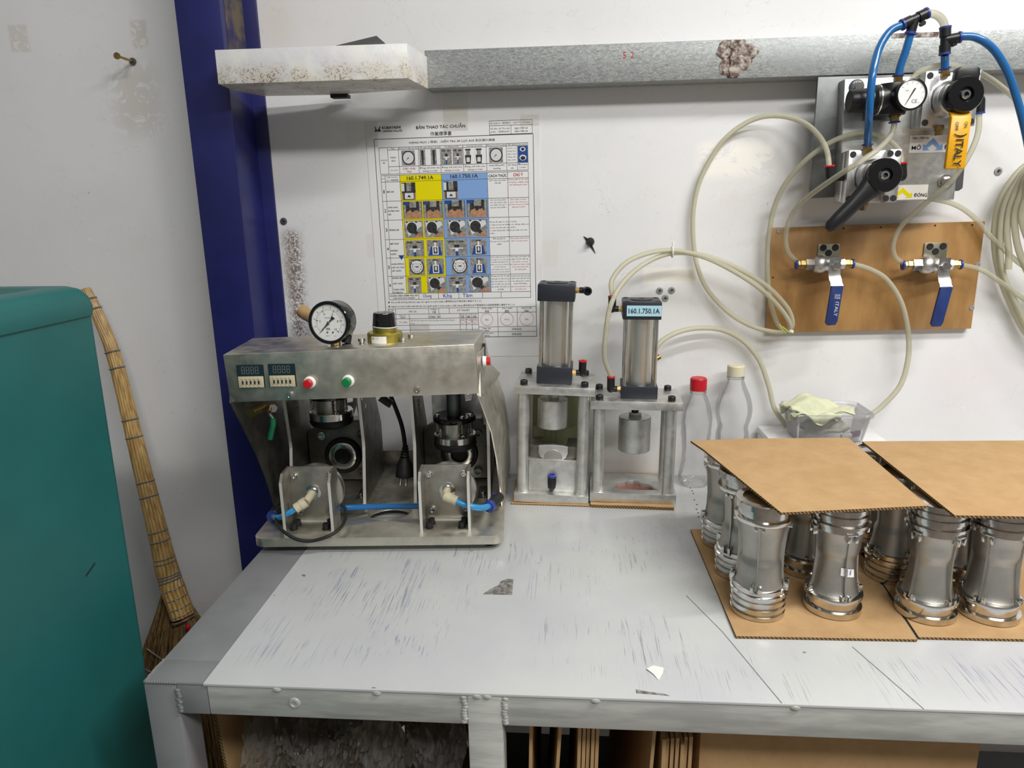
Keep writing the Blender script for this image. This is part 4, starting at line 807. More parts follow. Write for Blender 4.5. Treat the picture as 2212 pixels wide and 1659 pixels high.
text(t, 'label_text', 'AIRTAC', (RX-.0147,RY-.0224,RZ+.0068), (.92,-.35,0), (0,0,1), .0100, .0026, M['ink_blue'], .015)
for x, y in ((RX-.033,RY-.012),(RX+.028,RY-.010),(RX+.037,RY+.016)):
    mp('top_bolt', MB().lathe([(0.0035,0),(0.0035,0.003),(0.0052,0.003),(0.0052,0.0075),(0,0.0075)], (x,y,0.3100+.0002), (0,0,1), 14), 'chrome')
# stations
SB = MB()
def station(cx, xl, xr, drop):
    prof = [(0.112,0.236),(0.118,0.200),(0.128,0.130),(0.1285,0.120),(0.1055,0.090) if 0 else (0.118,0.075),(0.106,0.0262),(0.27,0.0262),(0.27,0.12),(0.20,0.236)]
    for x in (xl, xr):
        q = mp('inner_plate', MB().prism(prof, (x-0.0024,0,0), (0,1,0), (0,0,1), (0.0048,0,0)), 'steel_dark')
        e = MB()
        for i in range(5):
            (y0, z0), (y1, z1) = prof[i], prof[i+1]; e.hexa([(x-.0025,y0-.0005,z0),(x+.0025,y0-.0005,z0),(x+.0025,y0,z0),(x-.0025,y0,z0),(x-.0025,y1-.0005,z1),(x+.0025,y1-.0005,z1),(x+.0025,y1,z1),(x-.0025,y1,z1)])
        ob('cut_edge', e, M['edge'], q)
    for x, s in ((xl,1),(xr,-1)):
        for y, z in ((0.126,0.205),(0.150,0.185)): mp('hex_bolt', MB().lathe([(0.0045,-0.004),(0.0045,0.006),(0.003,0.006),(0.003,0.010)], (x+s*.001,y,z), (s,0,0), 6), 'chrome')
        mp('foot_lug', MB().box((min(x+s*.002,x+s*.020),0.120,0.0262),(max(x+s*.002,x+s*.020),0.175,0.0295)), 'steel_dark', 0.0005)
        mp('socket_bolt', MB().lathe([(0.0045,0),(0.0045,0.006),(0.0025,0.006),(0.0022,0.003),(0,0.003)], (x+s*.012,0.135,0.0295), (0,0,1), 14), 'chrome')
        mp('corner_brace', MB().prism([(0.112,0.236),(0.165,0.236),(0.165,0.165),(0.148,0.150)], (x+s*.0018,0,0), (0,1,0), (0,0,1), (s*.006,0,0)), 'steel_dark')
    # rear clamping block with its seal ring
    mp('rear_block', MB().prism([(xl+.0035,0.030),(xr-.0035,0.030),(xr-.0035,0.128),(xr-.016,0.142),(xl+.03,0.142),(xl+.018,0.130),(xl+.0035,0.120)], (0,0.212,0), (1,0,0), (0,0,1), (0,0.03,0)), 'steel_dark', 0.001)
    R = (cx+.006,0.212,0.078)
    mp('seal_ring', MB().lathe([(0.033,0),(0.033,0.006),(0.0310,0.009),(0.0265,0.009),(0.0255,0.004)], R, (0,-1,0), 40), 'rubber')
    q = mp('clamp_ring', MB().lathe([(0.0255,0),(0.0255,0.0085),(0.0240,0.0095),(0.0150,0.0095),(0.0140,0.0080),(0.0135,0.0)], R, (0,-1,0), 40), 'chrome')
    ob('bore', MB().lathe([(0.0133,0),(0.0133,0.002),(0,0.002)], R, (0,-1,0), 24), M['brass'] if drop == 0 else M['steel'], q)
    for x, z in ((cx-.030,0.115),(cx+.040,0.115),(cx+.038,0.043)): mp('socket_bolt', MB().lathe([(0.0078,0),(0.0078,0.006),(0.0070,0.007),(0.0045,0.007),(0.0042,0.002),(0,0.002)], (x,0.212,z), (0,-1,0), 18), 'chrome' if x < cx else 'dark_steel')
    # vertical plunger
    zc = 0.1600-drop; P0 = (cx+.004,0.160,0)
    mp('plunger_disc', MB().lathe([(0.034,zc+.004),(0.0362,zc+.005),(0.0362,zc+.015),(0.0350,zc+.0165),(0.0225,zc+.0165)], P0, (0,0,1), 48), 'chrome')
    q = mp('plunger_pad', MB().lathe([(0.0,zc-.0150),(0.013,zc-.0150),(0.020,zc-.0125),(0.0245,zc-.0115),(0.0345,zc-.006),(0.0365,zc-.001),(0.0350,zc+.0042)], P0, (0,0,1), 48), 'rubber')
    ob('inner_ring', MB().lathe([(0.0255,zc-.0105),(0.0262,zc-.0080),(0.0262,zc-.0060)], P0, (0,0,1), 40, 0, False), M['chrome'], q)
    mp('plunger_hub', MB().lathe([(0.0235,zc+.0165),(0.0235,zc+.0385),(0.0215,zc+.0400)], P0, (0,0,1), 36), 'steel')
    mp('plunger_flange', MB().lathe([(0.0350,zc+.0400),(0.0362,zc+.0420),(0.0362,zc+.0470),(0.0340,zc+.0490),(0.012,zc+.0490)], P0, (0,0,1), 44), 'gloss_black')
    mp('plunger_shaft', MB().cyl((P0[0],P0[1],zc+.0490),(P0[0],P0[1],max(0.29, zc+.06)),0.0125,n=28), 'dark_steel')
    for a in (-155,-62,-25,90):
        x, y = P0[0]+.0302*math.cos(math.radians(a)), P0[1]+.0302*math.sin(math.radians(a))
        q = mp('guide_pin', MB().lathe([(0.0019,zc+.0166),(0.0019,zc+.0500),(0.0036,zc+.0500),(0.0036,zc+.0535),(0,zc+.0540)], (x,y,0), (0,0,1), 10), 'chrome')
        ob('spring', MB().tube([(x+.0043*math.cos(k*PI/4), y+.0043*math.sin(k*PI/4), zc+.0175+k*.0215/56) for k in range(57)], 0.0009, 5, 1, smooth=False), M['chrome'], q)
    # yoke plates behind the plunger (pale inner faces seen past it)
    mp('yoke', MB().prism([(xl+.022,0.150),(xl+.022,0.205),(xl+.034,0.205),(xl+.038,0.190),(xl+.048,0.190),(xl+.05,0.207),(xr-.045,0.207),(xr-.042,0.176),(xr-.032,0.178),(xr-.026,0.205),(xr-.020,0.205),(xr-.018,0.19),(xr-.028,0.165),(xr-.034,0.150)], (0,0.205,0), (1,0,0), (0,0,1), (0,0.004,0)), 'alu')
    # front bracket
    xa, xb = cx-.0365, cx+.0365
    for x, s in ((xa,1),(xb,-1)):
        fp = [(0.0,0.0262),(0.0,0.108),(0.010,0.1195),(0.042,0.1195),(0.042,0.0262)]
        q = mp('bracket_cheek', fill_holes(fp, [[(0.019+.0028*math.cos(k*PI/6), (0.047 if math.sin(k*PI/6) < 0 else 0.066)+.0028*math.sin(k*PI/6)) for k in range(12)]], -.002, .002).move(Matrix(((0,0,1,x),(1,0,0,0),(0,1,0,0),(0,0,0,1)))), 'steel_mid')
        ob('cut_edge', MB().hexa([(x-.0021,-.0006,.0262),(x+.0021,-.0006,.0262),(x+.0021,0,.0262),(x-.0021,0,.0262),(x-.0021,-.0006,.108),(x+.0021,-.0006,.108),(x+.0021,0,.108),(x-.0021,0,.108)]), M['edge'], q)
    bk = mp('bracket_back', MB().box((xa+.002,0.0385,0.0300),(xb-.002,0.0425,0.1195)), 'steel_mid', 0.0006)
    mp('bracket_foot', MB().box((xa+.002,0.0005,0.0262),(xb-.002,0.0385,0.0292)), 'steel_mid', 0.0005)
    mp('bracket_sill', MB().box((xa+.006,0.034,0.0292),(xb-.006,0.0385,0.0312)), 'edge')
    for dx, z in ((-.027,0.105),(.027,0.1055),(-.024,0.045),(.027,0.046)): mp('bracket_screw', MB().lathe([(0.0048,0),(0.0048,0.0035),(0.0040,0.0045),(0.0025,0.0045),(0.0022,0.0015),(0,0.0015)], (cx+dx,0.0385,z), (0,-1,0), 18), 'chrome')
    for dx, y in ((-.026,0.009),(-.024,0.023),(.024,0.009),(.027,0.024)): mp('socket_bolt', MB().lathe([(0.0062,0),(0.0062,0.0012),(0.0050,0.0012),(0.0050,0.0090),(0.0027,0.0090),(0.0024,0.005),(0,0.005)], (cx+dx,y,0.0292), (0,0,1), 18), 'rubber')
    mp('air_cylinder', MB().lathe([(0.0425,0.0426),(0.0435,0.044),(0.0435,0.052),(0.0415,0.053),(0.0415,0.062),(0.036,0.065),(0.012,0.065),(0.012,0.12)], (cx+.002,0,0.076), (0,1,0), 48), 'alu_tube')
station(0.0815, 0.022, 0.144, 0.0); station(0.2900, 0.229, 0.352, 0.044)
# cream elbows, blue tubes and the loose black cable at the front
def elbow(a, b, c_):
    a, b, c_ = Vector(a), Vector(b), Vector(c_)
    q = mp('elbow_fitting', MB().lathe([(0.0125,0),(0.0125,0.002),(0.0085,0.0025),(0.0085,0.007)], a, (0,-1,0), 6 if 0 else 24), 'chrome')
    bd = MB().tube([a+Vector((0,-.004,0)), a.lerp(b,.5)+Vector((0,-.003,0)), b], 0.0065, 14, 6); bd.cyl(b, b.lerp(c_,.5), 0.0085, n=18); bd.cyl(b.lerp(c_,.45), c_, 0.0078, n=18); ob('elbow_body', bd, M['cream'], q)
elbow((0.0815,0.0385,0.0775), (0.0754, 0.018, 0.0705), (0.0602, 0.012, 0.0617)); elbow((0.2910,0.0385,0.0790), (0.2888, 0.018, 0.0772), (0.3079, 0.012, 0.0704))
mp('air_tube', MB().tube([(0.0612, 0.012, 0.0627), (0.0513, 0.01, 0.056), (0.0385, 0.014, 0.0485), (0.0263, 0.022, 0.0431), (0.0141, 0.04, 0.0371)], 0.0047, 12), 'blue_tube2')
q = mp('tube_union', MB().cyl((0.0109, 0.045, 0.0353), (0.0075, 0.075, 0.0316), 0.0085), 'rubber'); ob('collar', MB().cyl((0.0119, 0.041, 0.0361), (0.0113, 0.046, 0.0359), 0.0088), M['blue_collar'], q)
mp('air_tube', MB().tube([(0.3074, 0.012, 0.0704), (0.3199, 0.01, 0.0658), (0.333, 0.012, 0.0605), (0.3459, 0.02, 0.0558), (0.3561, 0.034, 0.053)], 0.0050, 12), 'blue_tube2')
q = mp('tube_union', MB().cyl((0.3569, 0.036, 0.0526), (0.3695, 0.075, 0.0502), 0.0085), 'rubber'); ob('collar', MB().cyl((0.3543, 0.031, 0.0519), (0.3577, 0.038, 0.0522), 0.0092), M['blue_collar'], q); ob('collar', MB().cyl((0.3636, 0.066, 0.05), (0.3654, 0.07, 0.0503), 0.0090), M['blue_collar'], q)
mp('air_tube', MB().tube([(0.07,0.058,0.040),(0.13,0.060,0.0415),(0.2,0.062,0.0420),(0.26,0.060,0.0425),(0.30,0.058,0.043)], 0.0048, 12), 'blue_tube')
mp('loose_cable', MB().tube([(0.1185, 0.052, 0.0523), (0.1285, 0.04, 0.0485), (0.1339, 0.02, 0.0436), (0.1325, -0.004, 0.0382), (0.1189, -0.022, 0.0326), (0.0932, -0.026, 0.0264), (0.0716, -0.026, 0.029), (0.0505, -0.018, 0.0373), (0.0329, 0.004, 0.0406), (0.0261, 0.02, 0.044), (0.0252, 0.034, 0.0446), (0.0243, 0.05, 0.0414)], 0.0026, 10), 'rubber')
# brass cock with green lever, and the mains lead hanging between the stations
q = mp('brass_cock', MB().cyl((0.0037, 0.02, 0.2123), (0.0093, 0.055, 0.2111), 0.0072, n=14), 'brass'); ob('cock_body', MB().cyl((0.0069, 0.05, 0.211), (0.022, 0.075, 0.2081), 0.0058), M['brass'], q); ob('nut', MB().lathe([(0.0068,0),(0.0068,0.005)], (0.0232, 0.062, 0.2084), (.3,-1,0), 6), M['chrome'], q)
ob('lever', MB().tube([(0.0216, 0.06, 0.2112), (0.0205, 0.052, 0.2038), (0.0258, 0.05, 0.1936), (0.0243, 0.05, 0.1829), (0.0169, 0.055, 0.1629)], 0.0028, 8), M['chrome'], q); ob('lever_sleeve', MB().tube([(0.0261, 0.05, 0.1957), (0.025, 0.05, 0.185), (0.0215, 0.052, 0.1758), (0.0162, 0.055, 0.1608)], 0.0044, 10), M['green_sleeve'], q)
q = mp('power_cord', MB().tube([(0.179, 0.2, 0.193), (0.1887, 0.2, 0.1636), (0.1968, 0.2, 0.1339), (0.2001, 0.2, 0.1039), (0.2003, 0.2, 0.0779)], 0.0038, 12), 'rubber')
rel = MB(); 
for k in range(5): rel.cyl((0.2015, 0.2, 0.0995) if 0 else Vector((0.2014, 0.2, 0.0978)).lerp(Vector((0.2002, 0.19, 0.0771)), k/5), Vector((0.2014, 0.2, 0.0978)).lerp(Vector((0.2002, 0.19, 0.0771)), (k+.7)/5), 0.0050+k*.0008, n=14)
ob('strain_relief', rel, M['rubber'], q)
ob('plug', MB().lathe([(0.0075,0),(0.011,0.006),(0.0145,0.014),(0.0155,0.024),(0.0165,0.026),(0.0165,0.034),(0.012,0.036)], (0.2003, 0.19, 0.0789), (-0.02,-0.12,-1), 20), M['rubber'], q)
for a, b_ in (((0.1947, 0.18, 0.0492), (0.1915, 0.178, 0.0319)), ((0.204, 0.18, 0.048), (0.2016, 0.178, 0.0306))): ob('plug_pin', MB().cyl(a, b_, 0.0022, n=10), M['chrome'], q)
mp('hanging_fitting', MB().tube([(0.1831, 0.1, 0.2129), (0.193, 0.1, 0.2051), (0.2002, 0.1, 0.2004)], 0.0065, 10), 'rubber')
# wooden dowel leaning between machine and wall
t = thing('wooden_dowel', 'short wooden dowel resting behind the round gauge', 'dowel', (-0.4313, -0.1, 1.1199))
ob('shaft', MB().cyl(Vector((-0.4691, -0.055, 1.1217)), Vector((-0.3777, -0.115, 1.0913)), 0.0115, n=20), M['wood'], t, world=True)
ob('end_band', MB().cyl(Vector((-0.4818, -0.047, 1.1283)), Vector((-0.4691, -0.055, 1.1217)), 0.0118, n=20), M['wood'], t, world=True)

# ------------------------------------------------------------------ pneumatic presses
def fitting(parent, p, side, up, col, k=1.0, down=False):
    # brass nipple out of a cylinder head, black elbow, coloured push collar
    s = side; p = Vector(p); q = ob('elbow_fitting', MB().lathe([(0.0058,0),(0.0058,0.004),(0.0045,0.004),(0.0045,0.007)], p, (s,0,0), 6), M['brass'], parent)
    e = p+Vector((s*0.017,0,0)); b = MB().cyl(p+Vector((s*.006,0,0)), e+Vector((s*.003,0,0)), 0.0052, n=18)
    z = Vector(up); b.ball(e, 0.0066, 14); b.cyl(e, e+z*0.019, 0.0066, n=18); ob('elbow_body', b, M['black'], q)
    ob('push_collar', MB().lathe([(0.0062,0),(0.0072,0.0008),(0.0072,0.0028),(0.0045,0.003),(0.0042,0)], e+z*0.019, z, 20), M[col], q); return e+z*0.022
def press(name, label, loc, rot, w, d, z_top, h_plate, post_r, cyl, wt, sticker):
    t = thing(name, label, 'press', loc, rot); zt = z_top; hb = 0.0165
    pt = lambda n, mb, m, bev=0, **k: ob(n, mb, M[m], t, bev, **k)
    hx, hy = w/2, d/2
    if sticker:
        cut = [(-.036,-.026),(-.030,-.018),(-.031,-.008),(-.024,0.002),(-.010,0.006),(-.006,0.013),(0.004,0.016),(0.013,0.012),(0.017,0.004),(0.030,0.000),(0.036,-.010),(0.037,-.018),(0.046,-.026),(0.020,-.0285),(-.012,-.0275)]
        pt('base_plate', fill_holes([(-hx,-hy),(hx,-hy),(hx,hy),(-hx,hy)], [cut], 0, hb), 'alu', 0.0004); pt('gasket', MB().prism([(x*.97,y*.97) for x, y in cut], (0,0,0.004), (1,0,0), (0,1,0), (0,0,0.006)), 'gasket')
    else: pt('base_plate', MB().box((-hx,-hy,0),(hx,hy,hb)), 'alu', 0.0005)
    pt('top_plate', MB().box((-hx-.001,-hy,zt-h_plate),(hx+.004,hy,zt)), 'alu', 0.0005)
    px_, py_ = hx-.0135, hy-.0125
    for x in (-px_, px_):
        for y in (-py_, py_):
            pt('post', MB().cyl((x,y,hb),(x,y,zt-h_plate),post_r,n=28), 'alu')
            pt('socket_bolt', MB().lathe([(0.0062,0),(0.0064,0.001),(0.0062,0.0072),(0.0055,0.0082),(0.0034,0.0082),(0.0030,0.003),(0,0.003)], (x,y,zt), (0,0,1), 20), 'black')
    cx, cy, b, z1, z2, z3, rt = cyl
    c0 = pt('cylinder_head', MB().box((cx-b,cy-b,zt),(cx+b,cy+b,z1)), 'navy', 0.0015, label='lower dark cylinder head')
    c1 = pt('cylinder_head', MB().box((cx-b-.001,cy-b-.001,z2),(cx+b+.001,cy+b+.001,z3)), 'navy', 0.0015, label='upper dark cylinder head')
    ob('cap_disc', MB().lathe([(0.018,0),(0.018,0.0012),(0.0165,0.0016),(0.006,0.0016),(0.005,0.0006),(0,0.0006)], (cx,cy,z3), (0,0,1), 36), M['navy'], c1)
    pt('cylinder_tube', MB().cyl((cx,cy,z1),(cx,cy,z2),rt,n=48), 'alu_tube')
    for sx in (-1,1):
        for sy in (-1,1): pt('tie_rod', MB().cyl((cx+sx*(b-.0055),cy+sy*(b-.0055),z1),(cx+sx*(b-.0055),cy+sy*(b-.0055),z2),0.0030,n=14), 'chrome'); ob('tie_rod_end', MB().lathe([(0.0042,0),(0.0042,0.0004),(0.002,0.0004),(0.002,-0.001),(0,-0.001)], (cx+sx*(b-.0055),cy+sy*(b-.0055),z3+.0002), (0,0,1), 12), M['black'], c1)
    wx, wy, wr, wz0, wz1 = wt
    pt('rod', MB().cyl((wx,wy,wz1),(wx,wy,zt-h_plate+.0002),0.0065,n=18), 'gloss_black'); pt('rod_nut', MB().lathe([(0.0125,0),(0.0125,0.0075),(0.0115,0.0085),(0.0066,0.0085)], (wx,wy,wz1), (0,0,1), 6), 'chrome')
    pt('ram', MB().lathe([(wr-.0012,wz0),(wr,wz0+.0012),(wr,wz1-.0012),(wr-.0012,wz1)], (wx,wy,0), (0,0,1), 64), 'alu')
    return t, pt, c0, c1
# left press: die block below
t, pt, c0, c1 = press('pneumatic_press', 'left aluminium pneumatic press with die block and blue capped fitting', (-0.0265, -0.0930, 0.8022), (0, math.radians(1.6), math.radians(-2.2)), 0.1295, 0.112, 0.2085, 0.0135, 0.0098, (-0.001,-0.003,0.030,0.238,0.349,0.377,0.0215), (-0.0035,-0.008,0.026,0.126,0.177), False)
pt('die_block', MB().box((-0.041,-0.0400,0.0165),(0.045,0.040,0.0720)), 'alu', 0.0006)
pt('die_plate', MB().prism([(-0.041,0.0722),(-0.041,0.0965),(-0.0215,0.0965),(-0.0215,0.085),(-0.005,0.0740),(0.008,0.0740),(0.0235,0.085),(0.0235,0.0965),(0.045,0.0965),(0.045,0.0722)], (0,-0.030,0), (1,0,0), (0,0,1), (0,0.05,0)), 'steel_dark', 0.0005)
pt('die_plate', MB().box((-0.043,-0.0405,0.0722),(0.0465,-0.0302,0.0755)), 'alu', 0.0005)
arc = [(0.0235*math.cos(math.radians(a)), 0.0245*math.sin(math.radians(a))*0.98) for a in range(0,181,15)]
pt('half_bush', MB().prism([(0.0255,-0.001),(0.022,-0.009),(0.013,-0.0135),(0.0,-0.0155),(-0.013,-0.0135),(-0.022,-0.009),(-0.0255,-0.001),(-0.0255,0.0115),(-0.015,0.0135),(0.0,0.0145),(0.015,0.0135),(0.0255,0.0115)], (0.0008,-0.0375,0.0870), (1,0,0), (0,0,1), (0,0.0070,0)), 'alu_cast', 0.001)
pt('die_insert', MB().prism([(0.0165*math.cos(math.radians(a)), 0.018*math.sin(math.radians(a))) for a in range(0,181,12)], (0.0008,-0.0395,0.0750), (1,0,0), (0,0,1), (0,0.0018,0)), 'cast', 0.0006)
q = pt('push_fitting', MB().lathe([(0.0,-.0145),(0.0030,-0.0125),(0.0078,-0.004),(0.0078,0.0125),(0.0070,0.0135)], (0.0005,-0.0490,0.0330), (0,0,1), 6), 'black')
ob('push_fitting_body', MB().lathe([(0.0076,0),(0.0076,0.0125),(0.0072,0.0135)], (0.0005,-0.0490,0.0330), (0,0,1), 20), M['black'], q); ob('push_collar', MB().lathe([(0.0074,0.0135),(0.0080,0.0145),(0.0080,0.0175),(0.0050,0.0180),(0.0045,0.0140)], (0.0005,-0.0490,0.0330), (0,0,1), 20), M['blue_collar'], q)
ob('nipple', MB().cyl((0.0005,-0.0410,0.036),(0.0005,-0.0480,0.036),0.005), M['brass'], q)
fitting(c0, (0.0292,-0.012,0.225), 1, (0,0,1), 'red'); q = fitting(c1, (0.0302,-0.010,0.366), 1, (0.15,-1,0.05), 'black')
# right press: open bolster with gasket
t2, pt2, d0, d1 = press('pneumatic_press', 'right aluminium pneumatic press with pale blue number label', (0.1135, -0.1020, 0.8062), (0, math.radians(0.5), math.radians(-2.2)), 0.1465, 0.098, 0.1800, 0.0140, 0.0098, (0.0065,0.002,0.0305,0.2015,0.3145,0.3440,0.0208), (0.003,0.012,0.0280,0.0765,0.1380), True)
fa = fitting(d0, (-0.0240,-0.014,0.193), -1, (0,0,1), 'red'); fb = fitting(d1, (-0.0252,-0.012,0.330), -1, (0,0,1), 'red')
ob('number_label', MB().box((-0.0185,-0.0302,0.3205),(0.0375,-0.0297,0.3380)), mat('pale_blue_label', (0.42,0.68,0.80), 0.35), d1)
text(d1, 'number', '160.1.750.1A', (-0.0155,-0.0304,0.3250), (1,0,0), (0,0,1), 0.050, 0.0085, M['ink'], .015)
pt2('hose_barb', MB().cyl((0.030,0.033,0.232),(0.044,0.038,0.240),0.0045), 'brass'); pt2('stop_screw', MB().cyl((-0.017,0.01,0.158),(-0.017,0.01,0.166),0.0045), 'black')
c = MB().sheet((-0.098,-0.150,0.8011),(0.038,-0.156,0.8011),(0.036,-0.035,0.8011),(-0.098,-0.035,0.8011), 0.0018, 10, 6, None, 0, 1); tag(ob('cardboard_pad', c, [M['kraft'], M['kraft_edge']]), 'thin cardboard pad under the left press', 'cardboard')
c = MB().sheet((0.0395,-0.158,0.8030),(0.180,-0.166,0.8030),(0.196,-0.005,0.8030),(0.045,-0.005,0.8030), 0.0056, 24, 8, lambda a, b: -0.0006*max(0,math.sin(a*9))*(b < .1), 0, 1); tag(ob('cardboard_pad', c, [M['kraft'], M['kraft_edge']]), 'torn cardboard pad under the right press', 'cardboard')

# ------------------------------------------------------------------ bottles, jug and tub by the wall
def bottle(name, label, x, y, prof, cap_z, cap_r, cap_h, capm, wob=0.0):
    t = thing(name, label, 'bottle', (x, y, 0.8001)); b = MB().lathe(prof, (0,0,0), (0,0,1), 40)
    for i, v in enumerate(b.v):
        a = math.atan2(v.y, v.x); k = 1+wob*math.sin(a*5+v.z*60)*(1 if v.z < cap_z*0.75 else 0.2); b.v[i] = Vector((v.x*k, v.y*k, v.z))
    ob('bottle_body', b, M['pet'], t); ob('neck_ring', MB().lathe([(cap_r*.93,cap_z-.006),(cap_r*1.03,cap_z-.005),(cap_r*1.03,cap_z-.002),(cap_r*.93,cap_z-.0015)], (0,0,0), (0,0,1), 28), M['pet'], t)
    c = MB().lathe([(cap_r,cap_z),(cap_r,cap_z+cap_h-.002),(cap_r-.0018,cap_z+cap_h),(0,cap_z+cap_h)], (0,0,0), (0,0,1), 48)
    for i in range(96):
        if i % 2: c.v[i] = Vector((c.v[i].x*.97, c.v[i].y*.97, c.v[i].z))
    ob('cap', c, M[capm], t)
bottle('plastic_bottle', 'empty clear plastic bottle with red cap beside the right press', 0.2345, -0.040, [(0,0.004),(0.016,0.002),(0.024,0.0),(0.0285,0.006),(0.0295,0.014),(0.0275,0.026),(0.0250,0.045),(0.0240,0.065),(0.0252,0.085),(0.0272,0.098),(0.0265,0.105),(0.0272,0.112),(0.0268,0.130),(0.0230,0.150),(0.0180,0.164),(0.0145,0.171),(0.0135,0.178)], 0.179, 0.0148, 0.0225, 'cap_red', 0.02)
bottle('plastic_bottle', 'empty clear round-shouldered plastic bottle with cream cap', 0.2990, -0.040, [(0,0.003),(0.022,0.0),(0.0285,0.005),(0.0295,0.018),(0.0278,0.03),(0.0295,0.042),(0.0278,0.055),(0.0295,0.066),(0.0280,0.08),(0.0290,0.092),(0.0285,0.10),(0.0268,0.108),(0.0268,0.113),(0.0310,0.128),(0.0325,0.142),(0.0312,0.156),(0.0262,0.172),(0.0195,0.186),(0.0155,0.196),(0.0145,0.204)], 0.206, 0.0152, 0.0190, 'cap_cream', 0.008)
t = thing('plastic_jug', 'cloudy yellowish plastic jug behind the left press', 'jug', (-0.030, -0.0165, 0.8001))
ob('jug_body', loft([[(p[0],p[1],z) for p in rrect(-.047+d,-.0135+d*.3,.052-d,.0135-d*.3,.010,5)] for z, d in ((0,.003),(.004,0),(.05,0),(.055,.002),(.06,0),(.165,0),(.176,.004),(.182,.012))]), M['jug'], t)
for k in range(8): ob('grip_rib', MB().cyl((-.034+k*.0105,-.0138,.072),(-.034+k*.0105,-.0138,.098+.012*(k % 2)),0.0016,n=8), M['jug'], t)
t = thing('storage_box', 'white box with blue diamond logo under the clear tub', 'box', (0.450, -0.068, 0.8))
ob('box_body', MB().box((0.352,-0.125,0.8001),(0.545,-0.012,0.902)), M['white'], t, 0.001, world=True)
ob('lid_edge', MB().box((0.3505,-0.1265,0.890),(0.5465,-0.0105,0.9035)), M['paper'], t, 0.001, world=True)
lg = Vector((0.388,-0.108,0.9036)); c = MB()
for r0, r1 in ((0.011,0.0085),(0.0065,0.0045)):
    n = 6
    for k in range(n): a, b = 2*PI*k/n, 2*PI*(k+1)/n; c.add([lg+Vector((r*math.cos(q)*1.2, r*math.sin(q)*.6, .0001)) for r, q in ((r1,a),(r0,a),(r0,b),(r1,b))], [(0,1,2,3)])
ob('printed_logo', c, M['p_navy'], t, world=True)
text(t, 'printed_text', 'G', lg-t.location+Vector((-.003,-.0022,.0001)), (1,0,0), (0,1,0), .005, .0045, M['p_navy'])
t = thing('clear_tub', 'clear plastic food tub filled with cloths on the white box', 'tub', (0.448, -0.075, 0.904))
def tubloop(w, d, r, z): return [(0.0+p[0], p[1], z) for p in rrect(-w,-d,w,d,r,6)]
tb = loft([tubloop(.054,.036,.014,.0005), tubloop(.056,.038,.015,.003), tubloop(.063,.045,.016,.044), tubloop(.0665,.0485,.017,.046), tubloop(.0675,.0495,.017,.052), tubloop(.0655,.0475,.017,.0525), tubloop(.062,.044,.016,.047), tubloop(.0545,.0365,.014,.004), tubloop(.053,.035,.014,.003)])
ob('tub_wall', tb, M['tub'], t)
def rag(name, label, c, w, d, h, m, seed, folds, lift):
    rnd = random.Random(seed); g = MB(); n = 34; ph = [rnd.uniform(0,6) for _ in range(6)]; vs = []
    for j in range(n+1):
        for i in range(n+1):
            a, b = i/n*2-1, j/n*2-1; r = min(1, math.hypot(a, b)/1.05); th_ = math.atan2(b, a)
            z = h*(1-r**2.6)*(0.55+0.45*math.cos(a*folds+ph[0]))+lift*r*math.sin(th_*3+ph[1])*0.5+0.004*math.sin(a*5+ph[2]+b*3)+0.0025*math.sin(b*7+ph[3]-a*4)
            vs.append((c[0]+a*w*(1-.12*r*abs(math.sin(th_*2))), c[1]+b*d*(1-.12*r*abs(math.sin(th_*2))), c[2]+z))
    g.add(vs, [((n+1)*j+i,(n+1)*j+i+1,(n+1)*(j+1)+i+1,(n+1)*(j+1)+i) for j in range(n) for i in range(n)])
    o = ob(name, g, M[m], sharp=60); sm = o.modifiers.new('thick', 'SOLIDIFY'); sm.thickness = 0.003; sm.offset = 0; tag(o, label, 'cloth')
rag('cleaning_cloth', 'pale green cleaning cloth heaped on top in the clear tub', (0.432,-0.072,0.953), 0.060, 0.040, 0.026, 'cloth', 3, 2.2, 0.014)
rag('cleaning_cloth', 'pale green folded cloth edge hanging over the tub rim', (0.420,-0.105,0.948), 0.044, 0.014, 0.007, 'cloth', 9, 3.1, 0.010)
rag('work_glove', 'crumpled grey knit glove low in the clear tub', (0.445,-0.082,0.921), 0.040, 0.026, 0.016, 'glove', 5, 3.0, 0.010)
t = thing('marker_pen', 'purple capped marker in the corner of the clear tub', 'pen', (0.486,-0.094,0.912))
ob('barrel', MB().cyl((0.468,-0.100,0.9125),(0.486,-0.098,0.9145),0.0035,n=14), M['white'], t, world=True); ob('pen_cap', MB().cyl((0.486,-0.098,0.9145),(0.500,-0.096,0.917),0.0055,n=14), M['purple'], t, world=True)

# ------------------------------------------------------------------ trays of castings between cardboard sheets
def tray(name, label, q, th, bend=None):
    o = ob(name, MB().sheet(*q, th, 26, 22, bend, 0, 1), [M['kraft'], M['kraft_edge']]); return tag(o, label, 'cardboard')
ZT = 0.9570
tray('cardboard_sheet', 'cardboard sheet under the left group of castings', [(0.2000,-0.5355,0.8022),(0.4080,-0.5320,0.8022),(0.4330,-0.2400,0.8022),(0.1945,-0.2450,0.8022)], 0.003)
tray('cardboard_sheet', 'cardboard sheet under the right group of castings', [(0.4120,-0.5270,0.8022),(0.7000,-0.5230,0.8022),(0.7000,-0.2400,0.8022),(0.4380,-0.2400,0.8022)], 0.003)
tray('cardboard_sheet', 'cardboard sheet covering the left group of castings', [(0.2415, -0.5327, 0.9585), (0.4132, -0.5073, 0.9585), (0.4172, -0.2567, 0.9585), (0.1844, -0.2686, 0.9585)], 0.003, lambda a, b: 0.0012+0.004*max(0, b-.82)/.18*max(0,.35-a)*-2)
